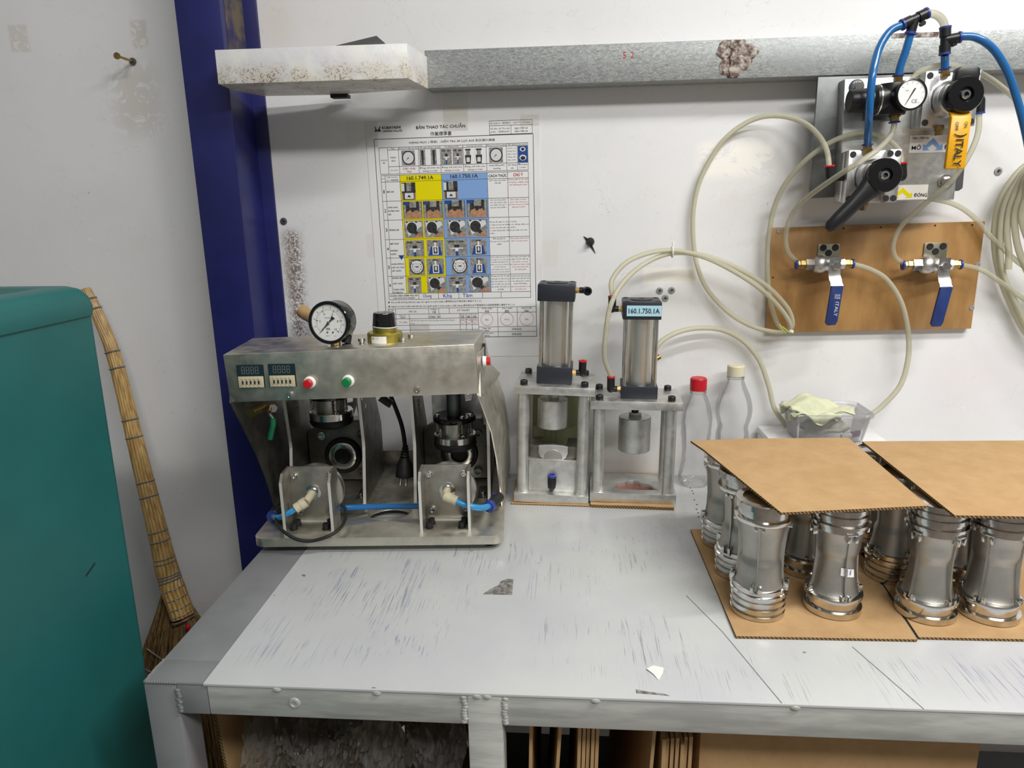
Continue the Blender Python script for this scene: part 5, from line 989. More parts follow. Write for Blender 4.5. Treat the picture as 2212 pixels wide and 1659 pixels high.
tray('cardboard_sheet', 'cardboard sheet covering the right group of castings', [(0.4296, -0.5332, 0.9585), (0.6025, -0.534, 0.9585), (0.693, -0.2633, 0.9585), (0.4307, -0.2737, 0.9585)], 0.003, lambda a, b: 0.0012)
def casting(name, label, group, loc, flip, rz):
    t = thing(name, label, 'casting', loc, (PI if flip else 0, 0, rz), group); H = 0.1512
    if flip: t.location.z += H
    def q(n, mb, m, bev=0, **k): return ob(n, mb, M[m], t, bev, **k)
    q('body', MB().lathe([(0.0295,0.0400),(0.0288,0.0430),(0.0272,0.0490),(0.0262,0.0560),(0.0258,0.0660),(0.0250,0.0705),(0.0230,0.0750),(0.0227,0.0800),(0.0238,0.0950),(0.0262,0.1140),(0.0285,0.1235),(0.0300,0.1250)], n=40), 'cast')
    q('threaded_end', MB().lathe([(0.0290,0),(0.0330,0.0006),(0.0330,0.0055),(0.0305,0.0062),(0.0305,0.0085),(0.0330,0.0092),(0.0330,0.0145),(0.0305,0.0152),(0.0305,0.0175),(0.0330,0.0182),(0.0330,0.0235),(0.0310,0.0242),(0.0310,0.0280),(0.0345,0.0290),(0.0345,0.0325),(0.0320,0.0335),(0.0320,0.0390),(0.0300,0.0400)], n=44), 'chrome')
    q('flange', MB().lathe([(0.0285,0.1240),(0.0340,0.1252),(0.0345,0.1265),(0.0345,0.1300),(0.0305,0.1308),(0.0305,0.1420),(0.0345,0.1428),(0.0345,0.1500),(0.0335,H),(0.0255,H),(0.0250,0.148)], n=44), 'chrome')
    for k in range(4):
        a = PI/2*k+0.25; c, s = math.cos(a), math.sin(a); R = Matrix(((c,-s,0,0),(s,c,0,0),(0,0,1,0),(0,0,0,1)))
        q('rib', MB().prism([(0.0215,0.0430),(0.0318,0.0400),(0.0292,0.0480),(0.0276,0.0600),(0.0272,0.0800),(0.0290,0.1100),(0.0325,0.1235),(0.0215,0.1240)], (0,-.0011,0), (1,0,0), (0,0,1), (0,0.0022,0)).move(R), 'cast')
        lug = MB(); lug.box((0.0285,-.0065,0.0385),(0.0350,-.0028,0.0475)); lug.box((0.0285,.0028,0.0385),(0.0350,.0065,0.0475)); lug.box((0.0285,-.0065,0.0362),(0.0346,.0065,0.0388)); q('lug', lug.move(R), 'chrome', 0.0004)
        lug = MB(); lug.box((0.0285,-.006,0.1195),(0.0342,-.0025,0.1250)); lug.box((0.0285,.0025,0.1195),(0.0342,.006,0.1250)); q('lug', lug.move(R), 'chrome', 0.0004)
    return t
GR = 'steel castings on cardboard'; CZ = 0.8040
first = casting('steel_casting', 'front left casting standing with its ringed end down', GR, (0.2395,-0.4735,CZ), False, 0.95)
fb_ = casting('steel_casting', 'casting with white 21 sticker in the front row', GR, (0.3345,-0.4640,CZ), True, 0.35)
def dupc(src, label, loc, rz, flip):
    c = copy_tree(src); c.location = (loc[0], loc[1], CZ+(0.1512 if flip else 0)); c.rotation_euler = (PI if flip else 0, 0, rz); c['label'] = label
    return c
ROWS = [('second row casting behind the front left one', (0.2390,-0.3780), 0.5, False), ('back row casting at the far left under the cardboard', (0.2370,-0.2860), 1.2, False),
        ('second row casting behind the one with the sticker', (0.3320,-0.3640), 0.1, True), ('back row casting behind the sticker column', (0.3330,-0.2760), 0.7, False),
        ('front row casting right of the one with the sticker', (0.4450,-0.4700), 0.72, True), ('rightmost front row casting with blue marker streak', (0.5200,-0.4690), 0.95, True),
        ('second row casting in the middle column', (0.4420,-0.3780), 0.1, False), ('back row casting in the middle column', (0.4460,-0.2900), 0.5, False),
        ('second row casting in the right column', (0.5240,-0.3780), 0.4, True), ('back row casting in the right column', (0.5250,-0.2890), 0.9, False)]
for l, p, rz, f in ROWS: dupc(fb_, l, p, rz, f)
c = MB(); R = 0.02420; ang0 = math.radians(-97)
for k in range(6):
    a, b = ang0+k*.125, ang0+(k+1)*.125; c.add([(0.3345+(R+.0012*dz)*math.cos(x), -0.4640+(R+.0012*dz)*math.sin(x), CZ+z+dk) for x, z, dz, dk in ((a,.0565,1,-k*.0007),(b,.0565,1,-(k+1)*.0007),(b,.0665,0,-(k+1)*.0007),(a,.0665,0,-k*.0007))], [(0,1,2,3)])
ob('number_sticker', c, M['white'], fb_, world=True)
am = ang0+.40; tx = Vector((-math.sin(am), math.cos(am), -.03)); inv = WM(fb_).inverted()
p0 = Vector((0.3345+(R+.0016)*math.cos(am), -0.4640+(R+.0016)*math.sin(am), CZ+.0572))-tx*.0062
text(fb_, 'handwritten_number', '21', inv @ p0, inv.to_3x3() @ tx, inv.to_3x3() @ Vector((0,0,1)), .0085, .0068, M['ink_blue'], .0)

# ------------------------------------------------------------------ valve board on the rail
YB = -0.085
t = thing('backing_plate', 'dark grey steel plate hung under the rail behind the valve board', 'plate', (0.57,-0.055,1.30))
c = MB().prism([(p[0],p[2]) for p in ((0.3953, -0.058, 1.4953), (0.6303, -0.058, 1.495), (0.6367, -0.058, 1.3207), (0.631, -0.058, 1.3166), (0.3958, -0.058, 1.3091))], (0,-0.058,0), (1,0,0), (0,0,1), (0,0.006,0)); ob('plate_body', c, M['dark_steel'], t, 0.0008, world=True)
for z in (1.33, 1.45): ob('spacer', MB().box((0.45,-0.052,z),(0.60,-0.0005,z+.02)), M['dark_steel'], t, world=True)
VB = thing('valve_board', 'aluminium plate with regulator and two hand lever valves', 'valve board', (0.58,YB,1.31))
def vb(n, mb, m, bev=0, parent=None, **k): return ob(n, mb, M[m], parent or VB, bev, world=True, **k)
fc = [(0.4273, -0.085, 1.4869), (0.6092, -0.085, 1.4881), (0.6118, -0.085, 1.303), (0.4354, -0.085, 1.3017)]
vb('front_plate', MB().prism([(p[0],p[2]) for p in fc], (0,YB,0), (1,0,0), (0,0,1), (0,0.0265,0)), 'alu', 0.001)
for p in ((0.4453, -0.0855, 1.4747), (0.595, -0.0855, 1.33)):
    q = vb('mount_bolt', MB().lathe([(0.0115,0),(0.0115,0.0015),(0.0085,0.0018),(0.0080,0.006),(0.0055,0.0072),(0.0055,0.011),(0,0.0112)], p, (0,-1,0), 20), 'chrome')
def slab(name, p, q, th, m, parent=None): return vb(name, MB().box((p[0],YB-th,q[2]),(q[0],YB-.0002,p[2])), m, 0, parent)
Pm = lambda p, dx=0, dz=0: Vector((p[0]+dx, YB-.0011, p[2]+dz))-VB.location
def sticker(p, q, arrow, num):
    s = slab('sticker', p, q, .0008, 'label' if arrow == 'p_yellow' else 'paper'); w, h = q[0]-p[0], p[2]-q[2]
    A = lambda u, v: (p[0]+u*w, p[2]-v*h)
    ar = [(0.28,0.86),(0.28,0.52),(0.33,0.60),(0.475,0.16),(0.62,0.60),(0.68,0.52),(0.68,0.86),(0.53,0.86),(0.58,0.76),(0.475,0.52),(0.37,0.76),(0.42,0.86)]
    vb('printed_arrow', MB().prism([A(*x) for x in ar], (0,YB-.0009,0), (1,0,0), (0,0,1), (0,-.0002,0)), arrow, 0, s)
    def tx(st_, u0, v0, u1, v1): a = A(u0, v1); text(s, 'sticker_text', st_, Vector((a[0],YB-.0011,a[1]))-VB.location, (1,0,0), (0,0,1), (u1-u0)*w, (v1-v0)*h, M['ink'], .012)
    tx('MỞ',.05,.52,.24,.82); tx('ĐÓNG',.72,.52,.99,.82); tx(num,.05,.10,.38,.22)
sticker((0.534, -0.085, 1.4014), (0.6074, -0.085, 1.3751), 'p_blue', '160.1.750.1A')
sticker((0.4966, -0.085, 1.3268), (0.5698, -0.085, 1.3042), 'p_yellow', '160.1.749.1A')
def hand_valve(c, s, hub_off, lever, name_lbl):
    c = Vector(c); h = s/2; y0 = YB; y1 = YB-0.034
    q = vb('hand_valve', MB().prism(rrect(c.x-h,c.z-h,c.x+h,c.z+h,.004,3), (0,y0-.0002,0), (1,0,0), (0,0,1), (0,-.016,0)), 'alu_cast', 0.0012, label=name_lbl)
    for sx in (-1, 1):
        ob_ = MB().prism([(c.x+sx*x, c.z+z) for x, z in ((h,h),(h*.55,h),(h*.48,h*.62),(h*.66,h*.30),(h*.70,0),(h*.66,-h*.30),(h*.48,-h*.62),(h*.55,-h),(h,-h))], (0,y0-.016,0), (1,0,0), (0,0,1), (0,-.018,0))
        vb('end_lobe', ob_, 'alu_cast', 0.0012, q)
    vb('body_core', MB().lathe([(h*.66,.016),(h*.66,.036),(h*.60,.040),(h*.60,.046),(h*.50,.050),(h*.50,.058)], (c.x,y0,c.z), (0,-1,0), 40), 'alu_cast', 0, q)
    for sx in (-1, 1):
        for sz in (-1, 1):
            for dx in ((.84,) if sx < 0 else (.84, .56)): vb('bolt_hole', MB().lathe([(0.0048,0),(0.0048,0.0004),(0,0.0004)], (c.x+sx*h*dx, y1-.0001, c.z+sz*h*.84), (0,-1,0), 16), 'ink', 0, q)
    hb = Vector((c.x,y0-.058,c.z))
    vb('lever_hub', MB().lathe([(0.0235,-.004),(0.0250,0),(0.0250,.018),(0.0235,.0205),(0.0105,.0205),(0.0095,.016),(0,.016)], hb, (0,-1,0), 40), 'gloss_black', 0, q)
    vb('hub_screw', MB().lathe([(0.0068,.012),(0.0068,.0195),(0.0058,.0205),(0.0035,.0205),(0.0030,.015),(0,.015)], hb, (0,-1,0), 16), 'chrome', 0, q)
    return q, hb
# lower valve with a long black lever pointing down left
q1, hb1 = hand_valve((0.4706, -0.098, 1.3398), 0.079, 0, None, 'lower hand valve with lever pointing down left')
e = Vector((0.3961, -0.155, 1.261)); d = (e-(hb1+Vector((0,-.010,0)))); L_ = d.length; d.normalize(); side = d.cross(Vector((0,1,0))).normalized(); nb = side.cross(d).normalized()
lv = MB(); secs = [(0.0,.0235,.009),(.16,.0195,.0095),(.32,.0145,.009),(.55,.0115,.0085),(.78,.0112,.008),(.94,.0105,.007),(1.0,.0055,.004)]
for k, (s_, a, b) in enumerate(secs):
    p = hb1+Vector((0,-.010,0))+d*L_*s_
    for j in range(16): g = 2*PI*j/16; lv.v.append(p+side*a*math.cos(g)+nb*b*math.sin(g))
for k in range(len(secs)-1):
    for j in range(16): j2 = (j+1) % 16; lv.f.append((k*16+j,k*16+j2,(k+1)*16+j2,(k+1)*16+j)); lv.m.append(0)
lv.f += [tuple(range(16))[::-1], tuple(6*16+j for j in range(16))]; lv.m += [0,0]
vb('lever', lv, 'black', 0, q1)
# upper valve with stub lever and a yellow sleeved handle hanging from it
q2, hb2 = hand_valve((0.5713, -0.098, 1.4496), 0.079, 0, None, 'upper hand valve behind the yellow handle')
vb('lever', MB().prism([(-.0165,.012),(.0165,.012),(.0175,.034),(.012,.0385),(-.010,.0385),(-.0150,.034)], hb2+Vector((0,-.002,0)), (1,0,0), (0,0,1), (0,-.016,0)), 'black', 0.003, q2)
yh = [(0.57, -0.15, 1.4278), (0.5696, -0.158, 1.418), (0.5685, -0.16, 1.3845), (0.5686, -0.16, 1.3466)]
ys = MB(); P4 = [Vector(p) for p in yh]
for k, p in enumerate(P4):
    for sx, sy in ((-1,-1),(1,-1),(1,1),(-1,1)): ys.v.append(p+Vector((sx*.0142, sy*.0038, 0)))
for k in range(3):
    for j in range(4): j2 = (j+1) % 4; ys.f.append((k*4+j,(k+1)*4+j,(k+1)*4+j2,k*4+j2)); ys.m.append(0)
ys.f += [(0,1,2,3),(15,14,13,12)]; ys.m += [0,0]
yo = vb('yellow_handle', ys, 'yellow', 0.0022, q2)
hd = (P4[3]-P4[1]).normalized(); hn = Vector((-hd.z,0,hd.x)); hn = hn if hn.x > 0 else -hn
text(yo, 'handle_text', 'ITALY', P4[1]+hd*.030-hn*.0055+Vector((0,-.0062,0))-VB.location, hd, hn, .039, .0110, M['ink'], .015)
text(yo, 'handle_text', 'OFF', P4[1]+hd*.006-hn*.0085+Vector((0,-.0055,0))-VB.location, hd, hn, .012, .0045, M['ink'], .01); text(yo, 'handle_text', 'ON', P4[1]+hd*.006+hn*.004+Vector((0,-.0055,0))-VB.location, hd, hn, .008, .0045, M['ink'], .01); text(yo, 'handle_text', ')', P4[1]+hd*.022-hn*.009+Vector((0,-.0060,0))-VB.location, hd, hn, .005, .018, M['ink'], .01)
# regulator with gauge
rc = Vector((0.4872, -0.115, 1.451))
q3 = vb('air_regulator', MB().lathe([(0.0205,-.022),(0.0215,-.018),(0.0215,.018),(0.0205,.022)], rc, (0,0,1), 32), 'black', 0)
vb('regulator_bonnet', MB().lathe([(0.0205,.006),(0.0215,.010),(0.0215,.026),(0.0195,.028),(0.0175,.030),(0.0175,.034)], rc, (-1,0,0), 32), 'black', 0, q3)
kb = MB().lathe([(0.0165,.034),(0.0175,.037),(0.0165,.060),(0.0150,.062),(0,.062)], rc, (-1,0,0), 36)
for i in range(36, 108):
    if i % 2: w_ = kb.v[i]; cc = Vector((w_.x, rc.y, rc.z)); kb.v[i] = cc+(w_-cc)*.95
vb('regulator_knob', kb, 'black', 0, q3); vb('lock_ring', MB().lathe([(0.0222,0),(0.0222,.002)], rc+Vector((-.020,0,0)), (-1,0,0), 32), 'chrome', 0, q3)
vb('mount_bracket', MB().box((rc.x-.028,YB-.002,rc.z-.026),(rc.x+.022,YB-.0002,rc.z+.012)), 'dark_steel', 0, q3); vb('mount_bracket', MB().box((rc.x-.02,rc.y+.020,rc.z-.010),(rc.x+.016,YB-.002,rc.z+.006)), 'dark_steel', 0, q3)
gc = Vector((0.4994, -0.15, 1.4531)); gx = Vector((0.05,-1,0.02)).normalized()
g1 = vb('small_gauge', MB().lathe([(0.020,-.022),(0.0215,-.020),(0.0215,0),(0.0225,.001),(0.0222,.004),(0.0200,.0045),(0.0195,.0025)], gc, gx, 40), 'gloss_black', 0, q3)
def vs_(n, mb, m): return ob(n, mb, M[m], q3, world=True)
vs_('dial', MB().lathe([(0.0197,.0024),(0.0197,.0027),(0,.0027)], gc, gx, 36), 'white')
u_, w_, _ = frame(gx); w_ = Vector((0,0,1)); u_ = Vector((1,0,0)); gf = gc+gx*.0034
for k in range(11): a = math.radians(225-27*k); vs_('scale_mark', MB().add([gf+(u_*math.cos(a)+w_*math.sin(a))*r+(u_*-math.sin(a)+w_*math.cos(a))*s_ for r, s_ in ((.0145,-.0002),(.0180,-.0002),(.0180,.0002),(.0145,.0002))], [(0,1,2,3)]), 'ink_grey')
a = math.radians(62); e_ = u_*math.cos(a)+w_*math.sin(a); d_ = u_*-math.sin(a)+w_*math.cos(a)
vs_('needle', MB().add([gf-e_*.017-d_*.0003+gx*.0004, gf+e_*.009-d_*.0011+gx*.0004, gf+e_*.009+d_*.0011+gx*.0004, gf-e_*.017+d_*.0003+gx*.0004], [(0,1,2,3)]), 'ink')
text(q3, 'dial_text', 'MPa', gf+u_*-.009+w_*.004-VB.location, u_, w_, .005, .002, M['ink_grey']); text(q3, 'dial_text', 'CE', gf+u_*.001+w_*-.012-VB.location, u_, w_, .008, .005, M['ink_grey'])
def brass(p0, p1, r=0.0062, collar=None, par=None):
    p0, p1 = Vector(p0), Vector(p1); q = vb('brass_fitting', MB().lathe([(r*.9,0),(r,.001),(r,(p1-p0).length*.55),(r*.8,(p1-p0).length*.6),(r*.8,(p1-p0).length)], p0, p1-p0, 6), 'brass', 0)
    if collar: dd = (p1-p0).normalized(); vb('push_collar', MB().lathe([(0.0062,0),(0.0082,.0006),(0.0082,.0026),(0.0055,.003)], p1, dd, 20), collar, 0, q)
brass((0.495, -0.115, 1.4687), (0.494, -0.115, 1.4833), .008, 'blue_collar'); brass((0.4943, -0.115, 1.433), (0.4953, -0.115, 1.4202), .008, 'blue_collar')
brass((0.4642, -0.103, 1.3751), (0.4637, -0.103, 1.3864), .0078, 'blue_collar'); brass((0.5677, -0.103, 1.4825), (0.566, -0.103, 1.4929), .0068, 'blue_collar')
brass((0.5673, -0.103, 1.4138), (0.5681, -0.103, 1.3992), .0068); brass((0.467, -0.103, 1.3051), (0.4651, -0.103, 1.2887), .0065)
def vel(n, base, corner, tip, col):     # black elbow with a push collar
    base, corner, tip = Vector(base), Vector(corner), Vector(tip); b = MB().cyl(base, corner, .0062, n=18); b.ball(corner, .0072, 14); b.cyl(corner, tip, .0075, n=18); q = vb('elbow_fitting', b, 'black')
    vb('push_collar', MB().lathe([(0.0068,0),(0.0080,.0008),(0.0080,.0030),(0.0055,.0034)], tip, tip-corner, 20), col, 0, q)
vel('e', (0.4341, -0.103, 1.3403), (0.4093, -0.108, 1.3406), (0.4076, -0.108, 1.3551), 'red'); vel('e', (0.504, -0.103, 1.3397), (0.5189, -0.106, 1.3392), (0.5163, -0.106, 1.3573), 'red')
vel('e', (0.6055, -0.103, 1.4436), (0.6177, -0.11, 1.448), (0.6194, -0.11, 1.4308), 'blue_collar')

# ------------------------------------------------------------------ plywood board with two ball valves
PLY = thing('plywood_board', 'brown plywood board screwed to the wall under the valve board', 'board', (0.5255,-0.007,1.0797))
c = MB().prism([(p[0],p[2]) for p in ((0.3518, -0.014, 1.2615), (0.7026, -0.014, 1.2667), (0.7032, -0.014, 1.1917), (0.7037, -0.014, 1.0836), (0.355, -0.014, 1.0787))], (0,-0.014,0), (1,0,0), (0,0,1), (0,0.0135,0)); ob('board_panel', c, M['ply'], PLY, 0.0006, world=True)
for p in ((0.3642, -0.0142, 1.2557), (0.6999, -0.0142, 1.1199), (0.6999, -0.0142, 1.1944)): ob('wood_screw', MB().lathe([(0.0045,0),(0.0042,.0008),(0.0022,.0010),(0.0018,.0002),(0,.0002)], p, (0,-1,0), 14), M['galv'], PLY, world=True)
for p in ((0.6221, -0.0142, 1.2611), (0.6824, -0.0142, 1.2611), (0.4717, -0.0142, 1.2585), (0.533, -0.0142, 1.2595), (0.3592, -0.0142, 1.1761), (0.6486, -0.0142, 1.0947)): ob('nail_hole', MB().lathe([(0.0016,0),(0.0014,.0003),(0,.0003)], p, (0,-1,0), 10), M['ink'], PLY, world=True)
def ball_valve(name, label, nut, bl, br, sleeve, sl_txt):
    nut = Vector(nut); t = thing(name, label, 'valve', (nut.x, -0.016, nut.z)); Y0 = -0.0145
    def q(n, mb, m, bev=0, parent=None): return ob(n, mb, M[m], parent or t, bev, world=True)
    bw_ = br[0]-bl[0]; bh = bl[2]-br[2]
    p = q('bracket', MB().box((bl[0],Y0-.0022,nut.z-.004),(br[0],Y0-.0002,bl[2])), 'zinc', 0.0004)
    for fx, fz in ((.24,.26),(.80,.25),(.50,.62)): q('bracket_screw', MB().lathe([(0.0058,0),(0.0055,.0010),(0.002,.0012),(0,.0008)], (bl[0]+bw_*fx,Y0-.0022,bl[2]-bh*fz), (0,-1,0), 18), 'rubber', 0, p)
    ax = Vector((1,0,0)); cy = -0.040; c0 = Vector((nut.x-.009, cy, nut.z))
    b = MB().lathe([(0.0110,-.020),(0.0135,-.018),(0.0150,-.012),(0.0150,-.006),(0.0135,-.004),(0.0120,0),(0.0110,.010),(0.0100,.020)], c0, ax, 28); q('valve_body', b, 'alu_cast')
    q('hex_end', MB().lathe([(0.0105,0),(0.0105,.014)], c0+ax*-.034, ax, 6), 'chrome'); q('hex_end', MB().lathe([(0.0092,0),(0.0092,.011)], c0+ax*.019, ax, 6), 'chrome')
    for s, x in ((-1,-.034),(1,.030)):
        f = q('brass_fitting', MB().lathe([(0.0080,0),(0.0080,.008),(0.0070,.009),(0.0070,.0125)], c0+ax*x, ax*s, 6), 'brass'); q('push_collar', MB().lathe([(0.0066,.0125),(0.0082,.0130),(0.0082,.0158),(0.0055,.0162)], c0+ax*x, ax*s, 20), 'blue_collar', 0, f)
    q('bracket_arm', MB().box((nut.x-.022,cy+.008,nut.z-.014),(nut.x-.002,Y0-.002,nut.z-.006)), 'dark_steel')
    yn = -0.063; q('valve_neck', MB().cyl((nut.x,cy,nut.z),(nut.x,yn+.003,nut.z),.0085,n=20), 'alu_cast')
    dx = sleeve
    l = q('lever', MB().add([(nut.x-.0110,yn,nut.z+.013),(nut.x+.0075,yn,nut.z+.013),(nut.x+.0085,yn,nut.z-.016),(nut.x-.0110,yn,nut.z-.016),(nut.x-.0075+dx*.25,yn-.011,nut.z-.034),(nut.x+.0120+dx*.25,yn-.011,nut.z-.034)]+[(nut.x-.0110,yn+.002,nut.z+.013),(nut.x+.0075,yn+.002,nut.z+.013),(nut.x+.0085,yn+.002,nut.z-.016),(nut.x-.0110,yn+.002,nut.z-.016),(nut.x-.0075+dx*.25,yn-.009,nut.z-.034),(nut.x+.0120+dx*.25,yn-.009,nut.z-.034)], [(3,2,1,0),(4,5,2,3),(6,7,8,9),(9,8,11,10),(0,1,7,6),(1,2,8,7),(3,0,6,9),(2,5,11,8),(4,3,9,10),(5,4,10,11)]), 'chrome')
    q('lever_nut', MB().lathe([(0.0078,0),(0.0078,.005),(0.0062,.0055),(0.0050,.0055),(0.0048,.0085),(0,.0088)], (nut.x,yn-.0002,nut.z), (0,-1,0), 6), 'chrome', 0, l)
    sv = MB().prism([(-.0100,0),(.0098,0),(.0098+dx,-.060),(.0068+dx,-.0665),(-.0070+dx,-.0670),(-.0100+dx,-.062)], (nut.x+.0022+dx*.25,yn-.0078,nut.z-.033), (1,0,0), (0,0,1), (0,-.0062,0)); sl = q('lever_sleeve', sv, 'blue_sleeve', 0.0018, l)
    if sl_txt: text(l, 'sleeve_text', 'ITALY', Vector((nut.x-.0005,yn-.0142,nut.z-.060))-t.location, (-.03,0,-1), (1,0,0), .024, .0055, M['p_pale']); text(l, 'sleeve_text', 'ON OFF', Vector((nut.x-.003,yn-.0142,nut.z-.047))-t.location, (0,0,-1), (1,0,0), .008, .0095, M['p_pale'])
    return c0+ax*-.047, c0+ax*.043
v1l, v1r = ball_valve('ball_valve', 'left ball valve with blue lever handle on the plywood', (0.447, -0.063, 1.2004), (0.4313, -0.0165, 1.2328), (0.4674, -0.0165, 1.2082), -0.0045, True)
v2l, v2r = ball_valve('ball_valve', 'right ball valve with blue lever handle on the plywood', (0.6227, -0.063, 1.197), (0.6075, -0.0165, 1.2323), (0.6455, -0.0165, 1.2087), -0.0085, False)

# ------------------------------------------------------------------ hoses and tubes
def hose(name, label, pts, r, m, group='clear hoses', cat='hose'):
    return tag(ob(name, MB().tube(pts, r, 12, 9), M[m]), label, cat, group)
m2 = WM(t2); FA = m2 @ fa; FB = m2 @ fb
RH = 0.0041
hose('clear_hose', 'clear hose looping wide left from the lower hand valve to the labelled press top', [(0.4069, -0.108, 1.3563), (0.404, -0.1, 1.3811), (0.396, -0.08, 1.4058), (0.3793, -0.055, 1.4277), (0.3506, -0.035, 1.4407), (0.3168, -0.022, 1.441), (0.282, -0.014, 1.4245), (0.2533, -0.012, 1.395), (0.2277, -0.012, 1.3464), (0.218, -0.012, 1.3004), (0.2184, -0.012, 1.2533), (0.2261, -0.012, 1.2053), (0.242, -0.014, 1.1647), (0.2682, -0.016, 1.1319), (0.2998, -0.022, 1.1052), (0.3373, -0.03, 1.0881), (0.3758, -0.036, 1.0823), (0.3861, -0.044, 1.0934), (0.369, -0.05, 1.1219), (0.3311, -0.052, 1.1591), (0.2823, -0.054, 1.1912), (0.2296, -0.06, 1.2164), (0.1758, -0.066, 1.2282), (0.1345, -0.078, 1.2249), (0.0968, -0.092, 1.2103), (0.0736, -0.104, 1.1833), tuple(FB)], RH, 'hose_old')
hose('clear_hose', 'clear hose from right of the lower hand valve down to the labelled press foot', [(0.5159, -0.106, 1.3595), (0.513, -0.1, 1.3785), (0.4945, -0.095, 1.3965), (0.4635, -0.092, 1.4058), (0.4242, -0.09, 1.3994), (0.3873, -0.075, 1.3742), (0.3611, -0.05, 1.337), (0.3487, -0.03, 1.2942), (0.3447, -0.024, 1.2401), (0.3469, -0.024, 1.1847), (0.3543, -0.026, 1.1365), (0.3686, -0.03, 1.0962), (0.3841, -0.034, 1.0852), (0.3909, -0.04, 1.0976), (0.3781, -0.044, 1.1274), (0.34, -0.046, 1.1654), (0.2867, -0.05, 1.1971), (0.231, -0.052, 1.2182), (0.1769, -0.06, 1.2233), (0.1311, -0.078, 1.2088), (0.0928, -0.112, 1.1816), (0.0693, -0.148, 1.1467), (0.0619, -0.146, 1.0972), (0.0615, -0.135, 1.0563), tuple(FA)], RH, 'hose_old')
hose('clear_hose', 'clear hose from the regulator down to the left ball valve', [(0.4954, -0.115, 1.4181), (0.4889, -0.125, 1.4006), (0.4613, -0.155, 1.3789), (0.4326, -0.165, 1.3605), (0.4054, -0.135, 1.3372), (0.3805, -0.09, 1.308), (0.3697, -0.06, 1.2819), (0.3668, -0.045, 1.2484), (0.3748, -0.04, 1.221), (0.3914, -0.04, 1.2045), tuple(v1l)], RH, 'hose')
hose('clear_hose', 'clear hose from the left ball valve curving down into the clear tub', [tuple(v1r), (0.5125, -0.04, 1.1905), (0.5425, -0.038, 1.1721), (0.5702, -0.036, 1.1345), (0.587, -0.036, 1.0862), (0.5914, -0.04, 1.038), (0.5817, -0.044, 0.9891), (0.5557, -0.046, 0.9534), (0.5346, -0.048, 0.9352), (0.5192, -0.05, 0.9229)], 0.0044, 'hose_old')
hose('clear_hose', 'clear hose arching from behind the labelled press down to the tub', [(0.152, -0.052, 1.0446), (0.1616, -0.048, 1.0655), (0.1895, -0.04, 1.0822), (0.2288, -0.03, 1.0895), (0.2751, -0.022, 1.0846), (0.3144, -0.018, 1.0636), (0.3447, -0.016, 1.0284), (0.3641, -0.016, 0.9819), (0.3762, -0.018, 0.9406), (0.3922, -0.02, 0.9166), (0.4026, -0.022, 0.9022)], 0.0044, 'hose_old')
hose('clear_hose', 'clear hose from the upper hand valve down to the right ball valve', [(0.6197, -0.11, 1.4279), (0.6205, -0.112, 1.3985), (0.6102, -0.112, 1.3645), (0.5936, -0.1, 1.3277), (0.5676, -0.075, 1.2925), (0.5504, -0.05, 1.2608), (0.5445, -0.042, 1.2304), (0.5529, -0.04, 1.2087), (0.5698, -0.04, 1.1984), tuple(v2l)], RH, 'hose')
hose('clear_hose', 'clear hose leaving the right ball valve to the picture edge', [tuple(v2r), (0.6928, -0.04, 1.1877), (0.7291, -0.036, 1.1661), (0.7741, -0.03, 1.1368), (0.8303, -0.03, 1.1016), (0.8829, -0.04, 1.1028), (0.9059, -0.046, 1.1577), (0.8934, -0.05, 1.2333)], RH, 'hose')
hose('clear_hose', 'clear hose arching over the top of the valve board', [(0.5192, -0.093, 1.4754), (0.532, -0.095, 1.4918), (0.5608, -0.096, 1.5005), (0.6037, -0.092, 1.4953), (0.643, -0.085, 1.4802), (0.685, -0.07, 1.458), (0.7225, -0.066, 1.4278), (0.7734, -0.07, 1.3919), (0.832, -0.068, 1.3352), (0.8678, -0.064, 1.2634)], RH, 'hose')
hose('clear_hose', 'clear hose emerging under the valve board towards the right', [(0.5942, -0.03, 1.3063), (0.6368, -0.028, 1.2973), (0.6737, -0.026, 1.2764), (0.713, -0.032, 1.2344), (0.7637, -0.034, 1.1918), (0.8173, -0.048, 1.1587), (0.8673, -0.056, 1.1742), (0.8771, -0.058, 1.2339)], RH, 'hose')
hose('blue_tube', 'blue tube curving from the upper tee down to the lower hand valve', [(0.4898, -0.125, 1.5527), (0.4699, -0.128, 1.5434), (0.4535, -0.135, 1.5163), (0.4437, -0.148, 1.4765), (0.4454, -0.145, 1.4322), (0.457, -0.118, 1.402), (0.4636, -0.103, 1.387)], 0.0056, 'blue_tube', 'blue air tubes', 'tube')
hose('blue_tube', 'short blue tube from the upper tee to the regulator', [(0.5022, -0.122, 1.5411), (0.499, -0.12, 1.519), (0.4952, -0.117, 1.4994), (0.494, -0.115, 1.4837)], 0.0056, 'blue_tube', 'blue air tubes', 'tube')
hose('blue_tube', 'very short vertical blue tube between right tee and hand valve', [(0.5588, -0.112, 1.5129), (0.5628, -0.106, 1.5044), (0.566, -0.103, 1.4933)], 0.0056, 'blue_tube', 'blue air tubes', 'tube')
hose('blue_tube', 'long blue tube from the right tee leaving the picture at right', [(0.5754, -0.115, 1.5358), (0.5969, -0.118, 1.5331), (0.6223, -0.118, 1.5179), (0.6476, -0.115, 1.4886), (0.6706, -0.11, 1.4488), (0.6972, -0.1, 1.3978), (0.7358, -0.085, 1.3085), (0.8053, -0.07, 1.146), (0.9343, -0.05, 0.9351), (1.0596, -0.03, 0.8272)], 0.0056, 'blue_tube', 'blue air tubes', 'tube')
